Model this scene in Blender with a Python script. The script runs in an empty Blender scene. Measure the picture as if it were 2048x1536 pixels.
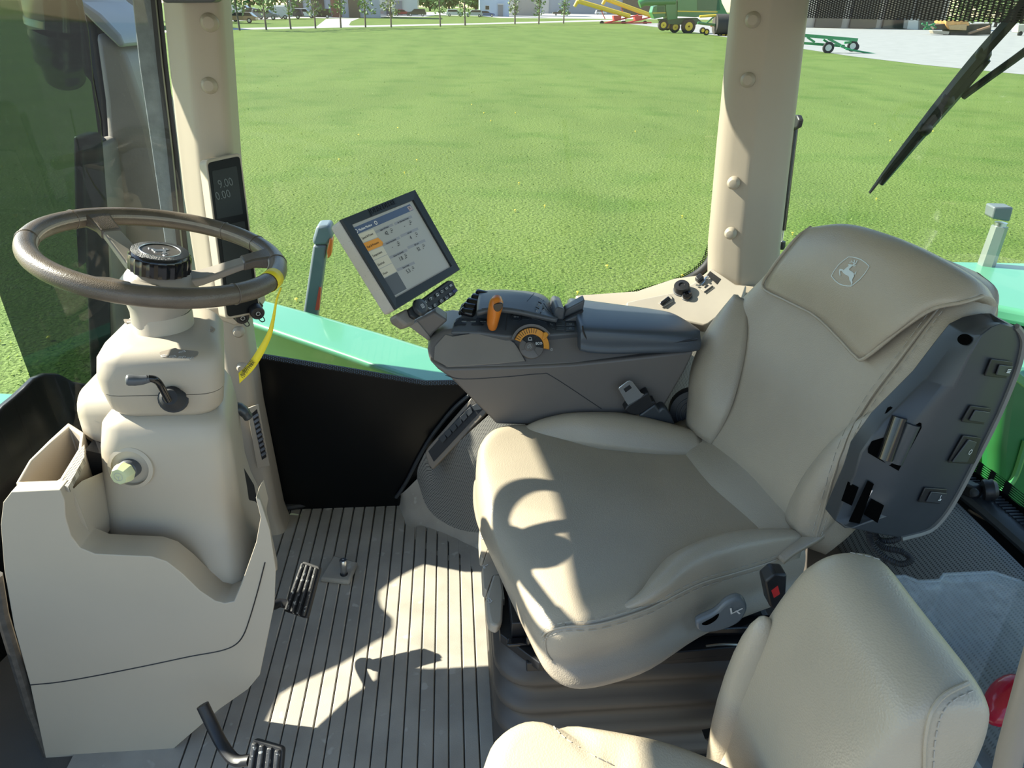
import bpy, bmesh, math, random
from mathutils import Vector, Matrix
random.seed(7)
S = bpy.context.scene
COL = S.collection

# ------------------------------------------------------------------ camera
F_PX, CX, CY = 1450.0, 1024.0, 768.0
PITCH, YAW, ROLL = math.radians(27.6), math.radians(-5.0), math.radians(1.0)
CAM = Vector((0.0, 0.0, 1.40))
FW = Vector((-math.sin(YAW)*math.cos(PITCH), math.cos(YAW)*math.cos(PITCH), -math.sin(PITCH)))
_r0 = Vector((math.cos(YAW), math.sin(YAW), 0.0)); _u0 = _r0.cross(FW)
RT = _r0*math.cos(ROLL) + _u0*math.sin(ROLL); UP = RT.cross(FW)
cam_data = bpy.data.cameras.new('camera'); cam_data.sensor_width = 36.0
cam_data.lens = F_PX/2048.0*36.0; cam_data.clip_start = 0.02; cam_data.clip_end = 2000
cam = bpy.data.objects.new('camera', cam_data); COL.objects.link(cam)
cam.matrix_world = Matrix(((RT.x, UP.x, -FW.x, CAM.x), (RT.y, UP.y, -FW.y, CAM.y), (RT.z, UP.z, -FW.z, CAM.z), (0, 0, 0, 1)))
S.camera = cam

# ------------------------------------------------------------------ light
SUN_EL, SUN_AZ = math.radians(35.0), math.radians(-19.0)
sun_dir = Vector((math.cos(SUN_EL)*math.cos(SUN_AZ), math.cos(SUN_EL)*math.sin(SUN_AZ), -math.sin(SUN_EL)))
sd = bpy.data.lights.new('sun', 'SUN'); sd.energy = 18.5; sd.angle = math.radians(0.6); sd.color = (1.0, 0.94, 0.81)
sun = bpy.data.objects.new('sun', sd); COL.objects.link(sun)
sun.rotation_euler = sun_dir.to_track_quat('-Z', 'Y').to_euler(); sun.location = (-30, 10, 30)
world = bpy.data.worlds.new('sky'); S.world = world; world.use_nodes = True
wn = world.node_tree; wn.nodes.clear()
wo = wn.nodes.new('ShaderNodeOutputWorld'); wb = wn.nodes.new('ShaderNodeBackground')
sk = wn.nodes.new('ShaderNodeTexSky'); sk.sky_type = 'NISHITA'; sk.sun_disc = False
sk.sun_elevation = SUN_EL; sk.sun_rotation = math.atan2(-sun_dir.x, -sun_dir.y)
sk.air_density = 1.2; sk.dust_density = 0.15; sk.ozone_density = 2.5
wb.inputs['Strength'].default_value = 0.34
wn.links.new(sk.outputs[0], wb.inputs[0]); wn.links.new(wb.outputs[0], wo.inputs[0])
S.view_settings.view_transform = 'Standard'; S.view_settings.look = 'None'
S.view_settings.gamma = 1.0; S.view_settings.use_curve_mapping = False
S.view_settings.exposure = 0.0

# ------------------------------------------------------------------ pixels -> places
def ray(x, y): return FW + RT*((x-CX)/F_PX) + UP*((CY-y)/F_PX)
def atZ(x, y, z): d = ray(x, y); return CAM + d*((z-CAM.z)/d.z)
def atY(x, y, v): d = ray(x, y); return CAM + d*((v-CAM.y)/d.y)
def atX(x, y, v): d = ray(x, y); return CAM + d*((v-CAM.x)/d.x)
def atP(x, y, p0, n): d = ray(x, y); return CAM + d*(((p0-CAM).dot(n))/d.dot(n))
GZ = -1.6
def atG(x, y, h=0.0): return atZ(x, y, GZ+h)
def zz(pts, ox, oy, s): return [(ox+a*s, oy+b*s) for a, b in pts]
def V(*a): return Vector(a)
def lerp(a, b, t): return a+(b-a)*t

# ------------------------------------------------------------------ curves
def cr(pts, n=6, closed=False):
    """Catmull-Rom through points"""
    P = [Vector(p) for p in pts]; out = []; m = len(P)
    segs = m if closed else m-1
    for i in range(segs):
        p1, p2 = P[i], P[(i+1) % m]
        p0 = P[(i-1) % m] if (closed or i > 0) else p1*2-p2
        p3 = P[(i+2) % m] if (closed or i+2 < m) else p2*2-p1
        for k in range(n):
            t = k/n
            out.append(0.5*((2*p1)+(-p0+p2)*t+(2*p0-5*p1+4*p2-p3)*t*t+(-p0+3*p1-3*p2+p3)*t**3))
    if not closed: out.append(P[-1].copy())
    return out
def fillet(pts, r, n=4):
    P = [Vector(p) for p in pts]; out = []; m = len(P)
    for i in range(m):
        a, b, c = P[i-1], P[i], P[(i+1) % m]
        u, w = (a-b), (c-b); q = min(r, u.length*.45, w.length*.45)
        A, B = b+u.normalized()*q, b+w.normalized()*q
        for k in range(n+1):
            t = k/n; out.append(A*(1-t)**2 + b*2*t*(1-t) + B*t*t)
    return out
def rrect(x0, x1, y0, y1, r, n=5):
    out = []
    for cx, cy, a0 in ((x1-r, y1-r, 0), (x0+r, y1-r, 90), (x0+r, y0+r, 180), (x1-r, y0+r, 270)):
        for k in range(n+1):
            a = math.radians(a0+90*k/n); out.append((cx+r*math.cos(a), cy+r*math.sin(a)))
    return out

# ------------------------------------------------------------------ mesh builder
class MB:
    def __init__(s): s.v = []; s.f = []
    def add(s, vs, fs):
        o = len(s.v); s.v += [Vector(q) for q in vs]; s.f += [tuple(i+o for i in f) for f in fs]; return s
    def box(s, c, d, m=None):
        c = Vector(c); x, y, z = d[0]/2, d[1]/2, d[2]/2
        vs = [Vector((a*x, b*y, e*z)) for a in (-1, 1) for b in (-1, 1) for e in (-1, 1)]
        if m is not None: vs = [m @ q for q in vs]
        return s.add([q+c for q in vs], [(0, 1, 3, 2), (4, 6, 7, 5), (0, 4, 5, 1), (2, 3, 7, 6), (0, 2, 6, 4), (1, 5, 7, 3)])
    def obox(s, p0, p1, w, h, up=(0, 0, 1)):
        p0, p1 = Vector(p0), Vector(p1); d = (p1-p0).normalized(); u = Vector(up); r = d.cross(u).normalized(); u = r.cross(d)
        q = [p+r*a*w/2+u*b*h/2 for p in (p0, p1) for a, b in ((-1, -1), (1, -1), (1, 1), (-1, 1))]
        return s.add(q, [(3, 2, 1, 0), (4, 5, 6, 7), (0, 1, 5, 4), (1, 2, 6, 5), (2, 3, 7, 6), (3, 0, 4, 7)])
    def prism(s, poly, ex):
        ex = Vector(ex); P = [Vector(p) for p in poly]; n = len(P)
        nrm = Vector((0, 0, 0))
        for i in range(n): nrm += P[i].cross(P[(i+1) % n])
        if nrm.dot(ex) > 0: P.reverse()
        return s.add(P+[p+ex for p in P], [tuple(range(n)), tuple(range(2*n-1, n-1, -1))]+[(i, n+i, n+(i+1) % n, (i+1) % n) for i in range(n)])
    def tube(s, path, r, n=10, caps=True, flat=1.0, up=None):
        P = [Vector(p) for p in path]; m = len(P); rs = r if isinstance(r, (list, tuple)) else [r]*m
        rings = []; prev = None
        for i in range(m):
            t = (P[min(i+1, m-1)]-P[max(i-1, 0)]).normalized()
            if up is not None: a = Vector(up)
            elif prev is None: a = Vector((0, 0, 1)) if abs(t.z) < .9 else Vector((1, 0, 0))
            else: a = prev
            b = t.cross(a).normalized(); a = b.cross(t).normalized(); prev = a
            rings.append([P[i]+(b*math.cos(2*math.pi*k/n)+a*math.sin(2*math.pi*k/n)*flat)*rs[i] for k in range(n)])
        return s.loft(rings, caps)
    def ring(s, path, r, n=8):
        P = [Vector(p) for p in path]; m = len(P); c = sum(P, Vector())/m
        nrm = Vector()
        for i in range(m): nrm += (P[i]-c).cross(P[(i+1) % m]-c)
        nrm.normalize(); vs = []; fs = []
        for i in range(m):
            t = (P[(i+1) % m]-P[i-1]).normalized(); b = t.cross(nrm).normalized()
            vs += [P[i]+(b*math.cos(2*math.pi*k/n)+nrm*math.sin(2*math.pi*k/n))*r for k in range(n)]
        for i in range(m):
            j = (i+1) % m
            for k in range(n): fs.append((i*n+k, i*n+(k+1) % n, j*n+(k+1) % n, j*n+k))
        return s.add(vs, fs)
    def loft(s, rings, caps=True, closed=True):
        n = len(rings[0]); vs = [q for r in rings for q in r]; fs = []
        for i in range(len(rings)-1):
            for k in range(n if closed else n-1):
                fs.append((i*n+k, i*n+(k+1) % n, (i+1)*n+(k+1) % n, (i+1)*n+k))
        if caps and closed:
            fs.append(tuple(range(n-1, -1, -1))); o = (len(rings)-1)*n; fs.append(tuple(range(o, o+n)))
        return s.add(vs, fs)
    def cyl(s, p0, p1, r0, r1=None, n=20):
        return s.tube([p0, p1], [r0, r0 if r1 is None else r1], n)
    def lathe(s, p, ax, prof, n=28):
        p = Vector(p); ax = Vector(ax).normalized(); a = Vector((1, 0, 0)) if abs(ax.x) < .8 else Vector((0, 1, 0))
        b = ax.cross(a).normalized(); a = b.cross(ax)
        return s.loft([[p+ax*h+(a*math.cos(2*math.pi*k/n)+b*math.sin(2*math.pi*k/n))*r for k in range(n)] for r, h in prof])
    def ell(s, c, rx, ry, rz, n=14, m=8, mat=None):
        c = Vector(c); rings = []
        for i in range(m+1):
            a = math.pi*(i/m)-math.pi/2; q = max(math.cos(a), .02)
            ring = [Vector((rx*q*math.cos(2*math.pi*k/n), ry*q*math.sin(2*math.pi*k/n), rz*math.sin(a))) for k in range(n)]
            rings.append([c+(mat @ w if mat is not None else w) for w in ring])
        return s.loft(rings)
    def grid(s, rows):
        n = len(rows[0]); vs = [q for r in rows for q in r]; fs = []
        for i in range(len(rows)-1):
            for k in range(n-1): fs.append((i*n+k, i*n+k+1, (i+1)*n+k+1, (i+1)*n+k))
        return s.add(vs, fs)
    def patch(s, ctrl, nu=4, nv=4):
        rows = [cr(r, nv) for r in ctrl]; cols = [cr([r[k] for r in rows], nu) for k in range(len(rows[0]))]
        return s.grid([[c[i] for c in cols] for i in range(len(cols[0]))])

def _finish(me, smooth):
    bm = bmesh.new(); bm.from_mesh(me); bmesh.ops.recalc_face_normals(bm, faces=bm.faces); bm.to_mesh(me); bm.free()
    if smooth is not None:
        me.polygons.foreach_set('use_smooth', [True]*len(me.polygons)); me.set_sharp_from_angle(angle=math.radians(smooth))
ROOT = {}
def obj(name, mb, mat, parent=None, bevel=0, seg=2, smooth=38, sub=0, solid=0, label=None, off=-1):
    """one mesh object; a child shares the base point of its thing"""
    if parent is None:
        lo = Vector([min(q[i] for q in mb.v) for i in range(3)]); hi = Vector([max(q[i] for q in mb.v) for i in range(3)])
        org = Vector(((lo.x+hi.x)/2, (lo.y+hi.y)/2, lo.z))
    else: org = ROOT[parent.name]
    me = bpy.data.meshes.new(name); me.from_pydata([q-org for q in mb.v], [], mb.f); me.update()
    _finish(me, smooth); me.materials.append(mat)
    o = bpy.data.objects.new(name, me); COL.objects.link(o); ROOT[o.name] = org
    if parent is None: o.location = org
    else: o.parent = parent
    if solid: m = o.modifiers.new('solid', 'SOLIDIFY'); m.thickness = solid; m.offset = off
    if bevel:
        m = o.modifiers.new('bevel', 'BEVEL'); m.width = bevel; m.segments = seg; m.limit_method = 'ANGLE'; m.angle_limit = math.radians(35)
        m.use_clamp_overlap = True; m.harden_normals = False
    if sub: m = o.modifiers.new('sub', 'SUBSURF'); m.levels = sub; m.render_levels = sub
    if label: o['label'] = label
    return o
def tag(o, label, cat, group=None):
    o['label'] = label; o['category'] = cat
    if group: o['group'] = group
    return o
def thing(name, loc, label, cat, group=None):
    o = bpy.data.objects.new(name, None); COL.objects.link(o); o.location = Vector(loc); o.empty_display_size = .05
    ROOT[o.name] = Vector(loc); return tag(o, label, cat, group)
def struct(name, loc=(0, 0, 0)):
    o = bpy.data.objects.new(name, None); COL.objects.link(o); o.location = Vector(loc); o.empty_display_size = .05
    ROOT[o.name] = Vector(loc); o['kind'] = 'structure'; return o
def sobj(name, mb, mat, **k): o = obj(name, mb, mat, **k); o['kind'] = 'structure'; return o
def dup(o, loc, rotz=None, label=None, group=None, parent=None, scale=None):
    c = o.copy(); COL.objects.link(c)
    if parent is not None: c.parent = parent
    else:
        c.location = Vector(loc); ROOT[c.name] = Vector(loc)
        if rotz is not None: c.rotation_euler = (0, 0, rotz)
        if scale: c.scale = (scale,)*3 if not isinstance(scale, tuple) else scale
    if label: c['label'] = label
    if group: c['group'] = group
    for ch in list(o.children): dup(ch, None, parent=c)
    return c
def text(name, s, size, org, right, up, mat, parent, depth=.0004, align='LEFT', spacing=1.0, sx=1.0, bold=0):
    """flat lettering standing on the surface through org with axes right/up"""
    cu = bpy.data.curves.new('t', 'FONT'); cu.body = s; cu.size = size; cu.align_x = align; cu.align_y = 'CENTER'
    cu.extrude = depth; cu.space_character = spacing; cu.resolution_u = 2; cu.offset = bold
    to = bpy.data.objects.new('t', cu); COL.objects.link(to)
    bpy.context.view_layer.update()
    me = bpy.data.meshes.new_from_object(to.evaluated_get(bpy.context.evaluated_depsgraph_get()))
    bpy.data.objects.remove(to); bpy.data.curves.remove(cu)
    r = Vector(right).normalized(); u = Vector(up); u = (u-r*u.dot(r)).normalized(); n = r.cross(u)
    me.name = name; base = Vector(org)-ROOT[parent.name]
    for w in me.vertices: w.co = base + r*w.co.x*sx + u*w.co.y + n*w.co.z
    me.materials.clear(); me.materials.append(mat)
    o = bpy.data.objects.new(name, me); COL.objects.link(o); o.parent = parent; ROOT[o.name] = ROOT[parent.name]
    return o

# ------------------------------------------------------------------ materials
def M(name, col, rough=.5, metal=0.0, bump=None, var=None, spec=.5, coat=0, emit=None, voro=None, spots=None):
    m = bpy.data.materials.new(name); m.use_nodes = True; nt = m.node_tree; b = nt.nodes['Principled BSDF']
    b.inputs['Base Color'].default_value = (*col, 1); b.inputs['Roughness'].default_value = rough
    b.inputs['Metallic'].default_value = metal; b.inputs['Specular IOR Level'].default_value = spec
    b.inputs['Coat Weight'].default_value = coat; b.inputs['Coat Roughness'].default_value = .08
    tc = nt.nodes.new('ShaderNodeTexCoord'); tx = tc.outputs['Object']
    def noise(sc, det=4):
        n = nt.nodes.new('ShaderNodeTexNoise'); n.inputs['Scale'].default_value = sc; n.inputs['Detail'].default_value = det
        nt.links.new(tx, n.inputs['Vector']); return n
    vs, va = var or (6.0, .10)
    n = noise(vs); rp = nt.nodes.new('ShaderNodeValToRGB'); rp.color_ramp.elements[0].position = .3; rp.color_ramp.elements[1].position = .7
    rp.color_ramp.elements[0].color = (*[max(c*(1-va), 0) for c in col], 1); rp.color_ramp.elements[1].color = (*[min(c*(1+va), 1) for c in col], 1)
    nt.links.new(n.outputs['Fac'], rp.inputs[0]); last = rp.outputs[0]
    if spots:
        sc, th, scol = spots; n3 = noise(sc, 2); g = nt.nodes.new('ShaderNodeValToRGB'); g.color_ramp.elements[0].position = th; g.color_ramp.elements[1].position = th+.06
        nt.links.new(n3.outputs['Fac'], g.inputs[0]); mx = nt.nodes.new('ShaderNodeMix'); mx.data_type = 'RGBA'
        nt.links.new(g.outputs[0], mx.inputs[0]); nt.links.new(last, mx.inputs[6]); mx.inputs[7].default_value = (*scol, 1); last = mx.outputs[2]
    nt.links.new(last, b.inputs['Base Color'])
    src = None
    if voro:
        v = nt.nodes.new('ShaderNodeTexVoronoi'); v.inputs['Scale'].default_value = voro[0]; nt.links.new(tx, v.inputs['Vector']); src = (v.outputs['Distance'], voro[1])
    elif bump:
        src = (noise(bump[0], 3).outputs['Fac'], bump[1])
    if src:
        bp = nt.nodes.new('ShaderNodeBump'); bp.inputs['Strength'].default_value = src[1]; bp.inputs['Distance'].default_value = .002
        nt.links.new(src[0], bp.inputs['Height']); nt.links.new(bp.outputs[0], b.inputs['Normal'])
    if emit:
        b.inputs['Emission Color'].default_value = (*col, 1); b.inputs['Emission Strength'].default_value = emit
    return m
def glass_mat(name, tint, gloss=.06, dust=0.0, dustcol=(.6, .62, .6), dust_scale=60):
    m = bpy.data.materials.new(name); m.use_nodes = True; nt = m.node_tree; nt.nodes.clear()
    out = nt.nodes.new('ShaderNodeOutputMaterial'); tr = nt.nodes.new('ShaderNodeBsdfTransparent'); tr.inputs[0].default_value = (*tint, 1)
    gl = nt.nodes.new('ShaderNodeBsdfGlossy'); gl.inputs['Roughness'].default_value = .02
    lw = nt.nodes.new('ShaderNodeLayerWeight'); pw = nt.nodes.new('ShaderNodeMath'); pw.operation = 'POWER'; pw.inputs[1].default_value = 5.0; nt.links.new(lw.outputs['Facing'], pw.inputs[0])
    fr = nt.nodes.new('ShaderNodeMath'); fr.operation = 'MULTIPLY_ADD'; fr.inputs[1].default_value = .85; fr.inputs[2].default_value = .03; nt.links.new(pw.outputs[0], fr.inputs[0])
    mx = nt.nodes.new('ShaderNodeMixShader'); nt.links.new(fr.outputs[0], mx.inputs[0]); nt.links.new(tr.outputs[0], mx.inputs[1]); nt.links.new(gl.outputs[0], mx.inputs[2])
    last = mx.outputs[0]
    if dust:
        tc = nt.nodes.new('ShaderNodeTexCoord'); mp = nt.nodes.new('ShaderNodeMapping'); mp.inputs['Scale'].default_value = (1, 1, 1)
        nt.links.new(tc.outputs['Object'], mp.inputs[0])
        n1 = nt.nodes.new('ShaderNodeTexNoise'); n1.inputs['Scale'].default_value = dust_scale; n1.inputs['Detail'].default_value = 6; nt.links.new(mp.outputs[0], n1.inputs['Vector'])
        mp2 = nt.nodes.new('ShaderNodeMapping'); mp2.inputs['Scale'].default_value = (3, 3, 90); nt.links.new(tc.outputs['Object'], mp2.inputs[0])
        n2 = nt.nodes.new('ShaderNodeTexNoise'); n2.inputs['Scale'].default_value = 1.2; n2.inputs['Detail'].default_value = 5; nt.links.new(mp2.outputs[0], n2.inputs['Vector'])
        r1 = nt.nodes.new('ShaderNodeMapRange'); r1.inputs[1].default_value = .60; r1.inputs[2].default_value = .78; r1.inputs[4].default_value = dust*1.8; nt.links.new(n1.outputs[0], r1.inputs[0])
        r2 = nt.nodes.new('ShaderNodeMapRange'); r2.inputs[1].default_value = .5; r2.inputs[2].default_value = .8; r2.inputs[3].default_value = dust*.25; r2.inputs[4].default_value = dust*.8; nt.links.new(n2.outputs[0], r2.inputs[0])
        ad = nt.nodes.new('ShaderNodeMath'); ad.operation = 'ADD'; nt.links.new(r1.outputs[0], ad.inputs[0]); nt.links.new(r2.outputs[0], ad.inputs[1])
        df = nt.nodes.new('ShaderNodeBsdfDiffuse'); df.inputs[0].default_value = (*dustcol, 1)
        m2 = nt.nodes.new('ShaderNodeMixShader'); nt.links.new(ad.outputs[0], m2.inputs[0]); nt.links.new(last, m2.inputs[1]); nt.links.new(df.outputs[0], m2.inputs[2]); last = m2.outputs[0]
    nt.links.new(last, out.inputs[0]); return m
def dots_mat(name, col, hole, pitch, size=.3, rough=.6, axes='xz', alpha=False):
    """a regular grid of round holes (dark, or see-through)"""
    m = bpy.data.materials.new(name); m.use_nodes = True; nt = m.node_tree; b = nt.nodes['Principled BSDF']
    b.inputs['Base Color'].default_value = (*col, 1); b.inputs['Roughness'].default_value = rough
    tc = nt.nodes.new('ShaderNodeTexCoord'); sp = nt.nodes.new('ShaderNodeSeparateXYZ'); nt.links.new(tc.outputs['Object'], sp.inputs[0])
    def mt(op, a, c=None):
        n = nt.nodes.new('ShaderNodeMath'); n.operation = op
        for i, q in enumerate((a, c)):
            if q is None: continue
            if isinstance(q, (int, float)): n.inputs[i].default_value = q
            else: nt.links.new(q, n.inputs[i])
        return n.outputs[0]
    A, B = [sp.outputs['xyz'.index(c)] for c in axes]
    ia = mt('DIVIDE', A, pitch); row = mt('FLOOR', ia); sh = mt('MULTIPLY', mt('MODULO', row, 2.0), .5)
    fa = mt('SUBTRACT', mt('FRACT', ia), .5); fb = mt('SUBTRACT', mt('FRACT', mt('ADD', mt('DIVIDE', B, pitch), sh)), .5)
    d = mt('SQRT', mt('ADD', mt('MULTIPLY', fa, fa), mt('MULTIPLY', fb, fb)))
    k = mt('LESS_THAN', d, size)
    if alpha:
        out = nt.nodes['Material Output']; tr = nt.nodes.new('ShaderNodeBsdfTransparent'); mx = nt.nodes.new('ShaderNodeMixShader')
        nt.links.new(k, mx.inputs[0]); nt.links.new(b.outputs[0], mx.inputs[1]); nt.links.new(tr.outputs[0], mx.inputs[2]); nt.links.new(mx.outputs[0], out.inputs[0])
    else:
        mx = nt.nodes.new('ShaderNodeMix'); mx.data_type = 'RGBA'; nt.links.new(k, mx.inputs[0]); mx.inputs[6].default_value = (*col, 1); mx.inputs[7].default_value = (*hole, 1)
        nt.links.new(mx.outputs[2], b.inputs['Base Color'])
    return m

BEIGE = M('beige_plastic', (.42, .36, .28), .42, bump=(900, .06), var=(3, .04))
BEIGE_D = M('taupe_plastic', (.23, .195, .16), .45, bump=(900, .08), var=(3, .05))
PANEL = M('fine_grain_beige', (.385, .33, .26), .5, bump=(1200, .12), var=(3, .04))
LEATHER = M('taupe_leather', (.375, .315, .24), .36, voro=(420, .16), var=(5, .07))
LEATHER2 = M('taupe_leather_grained', (.41, .345, .255), .36, voro=(330, .2), var=(5, .07))
RIMLEATH = M('dark_brown_leather', (.105, .083, .064), .34, voro=(500, .16), var=(18, .25))
STITCH = M('stitch_thread', (.42, .38, .32), .8)
GREYP = M('dark_grey_plastic', (.075, .08, .088), .42, bump=(900, .08), var=(4, .08))
GREYT = M('charcoal_brown_plastic', (.125, .11, .10), .45, bump=(900, .08), var=(4, .06))
NAVY = M('charcoal_plastic', (.035, .04, .046), .38, bump=(800, .06))
BLACK = M('black_plastic', (.012, .012, .014), .45)
DISPB = M('display_black', (.006, .006, .007), .3, spec=.15)
VOID = M('unlit_hole_black', (.002, .002, .002), .9, spec=.02)
GLOSSB = M('gloss_black', (.008, .008, .01), .12)
RUBBER = M('black_rubber', (.018, .018, .02), .62, bump=(300, .15))
BLACKG = M('black_glass_frit', (.0025, .003, .0035), .3, spec=.25)
STEEL = M('brushed_steel', (.62, .63, .64), .28, 1.0)
CHROME = M('chrome', (.8, .8, .8), .06, 1.0)
ORANGE = M('orange_plastic', (.62, .18, .018), .3, coat=.3)
AMBER = M('amber_plastic', (.66, .27, .03), .4)
YELLOW = M('yellow_tag_paper', (.80, .62, .02), .55)
WHITEP = M('white_print', (.75, .75, .74), .6)
GREYPR = M('pale_grey_print', (.45, .45, .44), .6)
MATM = M('floor_mat_rubber', (.36, .325, .275), .62, bump=(500, .2), var=(9, .16), spots=(26, .66, (.46, .43, .38)))
MATG = M('floor_mat_groove', (.10, .088, .075), .7, bump=(500, .2))
JDGREEN = M('green_paint', (.035, .22, .035), .22, coat=.6, var=(2, .06))
DKMETAL = M('dark_grey_paint', (.06, .065, .075), .45, bump=(500, .1), var=(6, .2))
# ================================================================== ground outside
def lawn_mat():
    m = bpy.data.materials.new('lawn'); m.use_nodes = True; nt = m.node_tree; b = nt.nodes['Principled BSDF']; b.inputs['Roughness'].default_value = .8
    b.inputs['Specular IOR Level'].default_value = .15
    tc = nt.nodes.new('ShaderNodeTexCoord')
    def nz(sc, det, mp=None):
        n = nt.nodes.new('ShaderNodeTexNoise'); n.inputs['Scale'].default_value = sc; n.inputs['Detail'].default_value = det
        if mp:
            q = nt.nodes.new('ShaderNodeMapping'); q.inputs['Scale'].default_value = mp; nt.links.new(tc.outputs['Object'], q.inputs[0]); nt.links.new(q.outputs[0], n.inputs['Vector'])
        else: nt.links.new(tc.outputs['Object'], n.inputs['Vector'])
        return n.outputs['Fac']
    def ramp(f, cs):
        r = nt.nodes.new('ShaderNodeValToRGB'); e = r.color_ramp.elements
        e[0].position, e[0].color = cs[0][0], (*cs[0][1], 1); e[1].position, e[1].color = cs[-1][0], (*cs[-1][1], 1)
        for p, c in cs[1:-1]: q = e.new(p); q.color = (*c, 1)
        nt.links.new(f, r.inputs[0]); return r.outputs[0]
    def mix(f, a, c, t='MIX'):
        x = nt.nodes.new('ShaderNodeMix'); x.data_type = 'RGBA'; x.blend_type = t
        if isinstance(f, float): x.inputs[0].default_value = f
        else: nt.links.new(f, x.inputs[0])
        nt.links.new(a, x.inputs[6]); nt.links.new(c, x.inputs[7]); return x.outputs[2]
    fine = ramp(nz(16, 7, (1, 2.2, 1)), [(.30, (.065, .10, .018)), (.5, (.118, .175, .038)), (.72, (.205, .262, .08))])
    big = ramp(nz(.55, 5), [(.30, (.74, .86, .66)), (.5, (1, 1, 1)), (.7, (1.0, 1.0, .95))])
    c = mix(1.0, fine, big, 'MULTIPLY')
    mow = ramp(nz(.30, 2, (1.2, .35, 1)), [(.42, (.88, .9, .86)), (.58, (1, 1, 1))]); c = mix(1.0, c, mow, 'MULTIPLY')
    bare = ramp(nz(1.1, 6), [(.70, (0, 0, 0)), (.78, (1, 1, 1))]); tan = nt.nodes.new('ShaderNodeRGB'); tan.outputs[0].default_value = (.25, .25, .11, 1)
    rr = nt.nodes.new('ShaderNodeMath'); rr.operation = 'MULTIPLY'; rr.inputs[1].default_value = .45; nt.links.new(bare, rr.inputs[0]); c = mix(rr.outputs[0], c, tan.outputs[0])
    nt.links.new(c, b.inputs['Base Color'])
    bp = nt.nodes.new('ShaderNodeBump'); bp.inputs['Strength'].default_value = .7; bp.inputs['Distance'].default_value = .05
    nt.links.new(nz(22, 5), bp.inputs['Height']); nt.links.new(bp.outputs[0], b.inputs['Normal']); return m
LAWN = lawn_mat()
GRAVEL = M('pale_gravel', (.26, .26, .257), .9, bump=(8, .4), var=(.8, .10), spots=(.9, .68, (.31, .30, .275)))
ASPH = M('pale_concrete', (.36, .355, .34), .85, var=(.3, .06))
sobj('ground_lawn', MB().add([(-420, -120, GZ-.02), (420, -120, GZ-.02), (420, 700, GZ-.02), (-420, 700, GZ-.02)], [(0, 1, 2, 3)]), LAWN, smooth=None)
def ground_poly(name, px, mat, h, label=None):
    o = sobj(name, MB().add([atG(x, y, h) for x, y in px], [tuple(range(len(px)))]), mat, smooth=None); return o
ground_poly('ground_gravel_yard', [(1600, 97), (1700, 112), (1850, 130), (2048, 149), (2300, 170), (2300, 58), (2048, 46), (1700, 38), (1590, 36)], GRAVEL, -.01)
ground_poly('ground_gravel_strip', [(1250, 47), (1330, 56), (1400, 66), (1475, 78), (1560, 90), (1600, 97), (1600, 60), (1475, 52), (1360, 46)], GRAVEL, -.012)
ground_poly('ground_road', [(300, 66), (440, 60.5), (640, 56), (950, 49), (1250, 41.5), (1250, 38.5), (950, 46.5), (640, 52.5), (440, 57), (300, 62)], ASPH, -.01)
ground_poly('ground_parking_lot', [(430, 44), (600, 36), (660, 37), (755, 33.5), (850, 34), (870, 30), (960, 32), (1000, 36), (1260, 38), (1500, 40), (1500, 30), (900, 24), (430, 24)], ASPH, -.012)
ground_poly('ground_driveway', [(633, 53), (652, 38), (720, 36), (702, 43), (698, 50), (708, 53)], ASPH, -.008)

GRAVEL2 = M('grey_gravel', (.14, .14, .142), .9, bump=(8, .4), var=(.8, .10))
sobj('ground_gravel_unseen', MB().add([(-150, -110, GZ-.012), (150, -110, GZ-.012), (150, -.6, GZ-.012), (-150, -.6, GZ-.012)], [(0, 1, 2, 3)]), GRAVEL2, smooth=None)  # unseen ground, put in for its neutral bounce into the cab
# ================================================================== cab shell
WS = [V(*p) for p in ((-.660, 1.85, 0), (-.80, 1.81, 0), (-.93, 1.70, 0), (-1.04, 1.50, 0), (-1.11, 1.25, 0), (-1.15, .95, 0), (-1.16, .35, 0))]
WSC = cr(WS, 8)
RG = [V(*p) for p in ((.80, 1.875, 0), (.90, 1.83, 0), (1.02, 1.74, 0), (1.13, 1.57, 0), (1.19, 1.33, 0), (1.215, 1.05, 0), (1.215, .35, 0))]
RGC = cr(RG, 8)
def arc(curve):
    s = [0]
    for a, b in zip(curve, curve[1:]): s.append(s[-1]+(b-a).length)
    return s
def on_arc(curve, S_, t, z, off=0):
    t = max(0, min(t, S_[-1]-1e-6))
    for i in range(len(S_)-1):
        if S_[i] <= t <= S_[i+1]:
            k = (t-S_[i])/(S_[i+1]-S_[i]); p = curve[i].lerp(curve[i+1], k); d = (curve[i+1]-curve[i]).normalized()
            return Vector((p.x+d.y*off, p.y-d.x*off, z))
def hit(curve, S_, x, y):
    """arc length and point where the pixel's ray meets the upright curved sheet"""
    d = ray(x, y)
    for i in range(len(curve)-1):
        a, b = curve[i], curve[i+1]; e = b-a
        den = d.x*e.y-d.y*e.x
        if abs(den) < 1e-9: continue
        t = ((a.x-CAM.x)*e.y-(a.y-CAM.y)*e.x)/den; k = ((a.x-CAM.x)*d.y-(a.y-CAM.y)*d.x)/den
        if t > 0 and 0 <= k <= 1: return S_[i]+k*(S_[i+1]-S_[i]), CAM+d*t
    return None
WSS, RGS = arc(WSC), arc(RGC)
GLASS = glass_mat('tinted_side_glass', (.76, .79, .76), dust=.012)
GLASS_W = glass_mat('dusty_windshield_glass', (.86, .90, .86), dust=.02, dustcol=(.50, .56, .54), dust_scale=85)
GLASS_F = glass_mat('windshield_glass', (.93, .96, .93))
GLASS_R = glass_mat('tinted_rear_glass', (.73, .79, .74), dust=.012)
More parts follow.
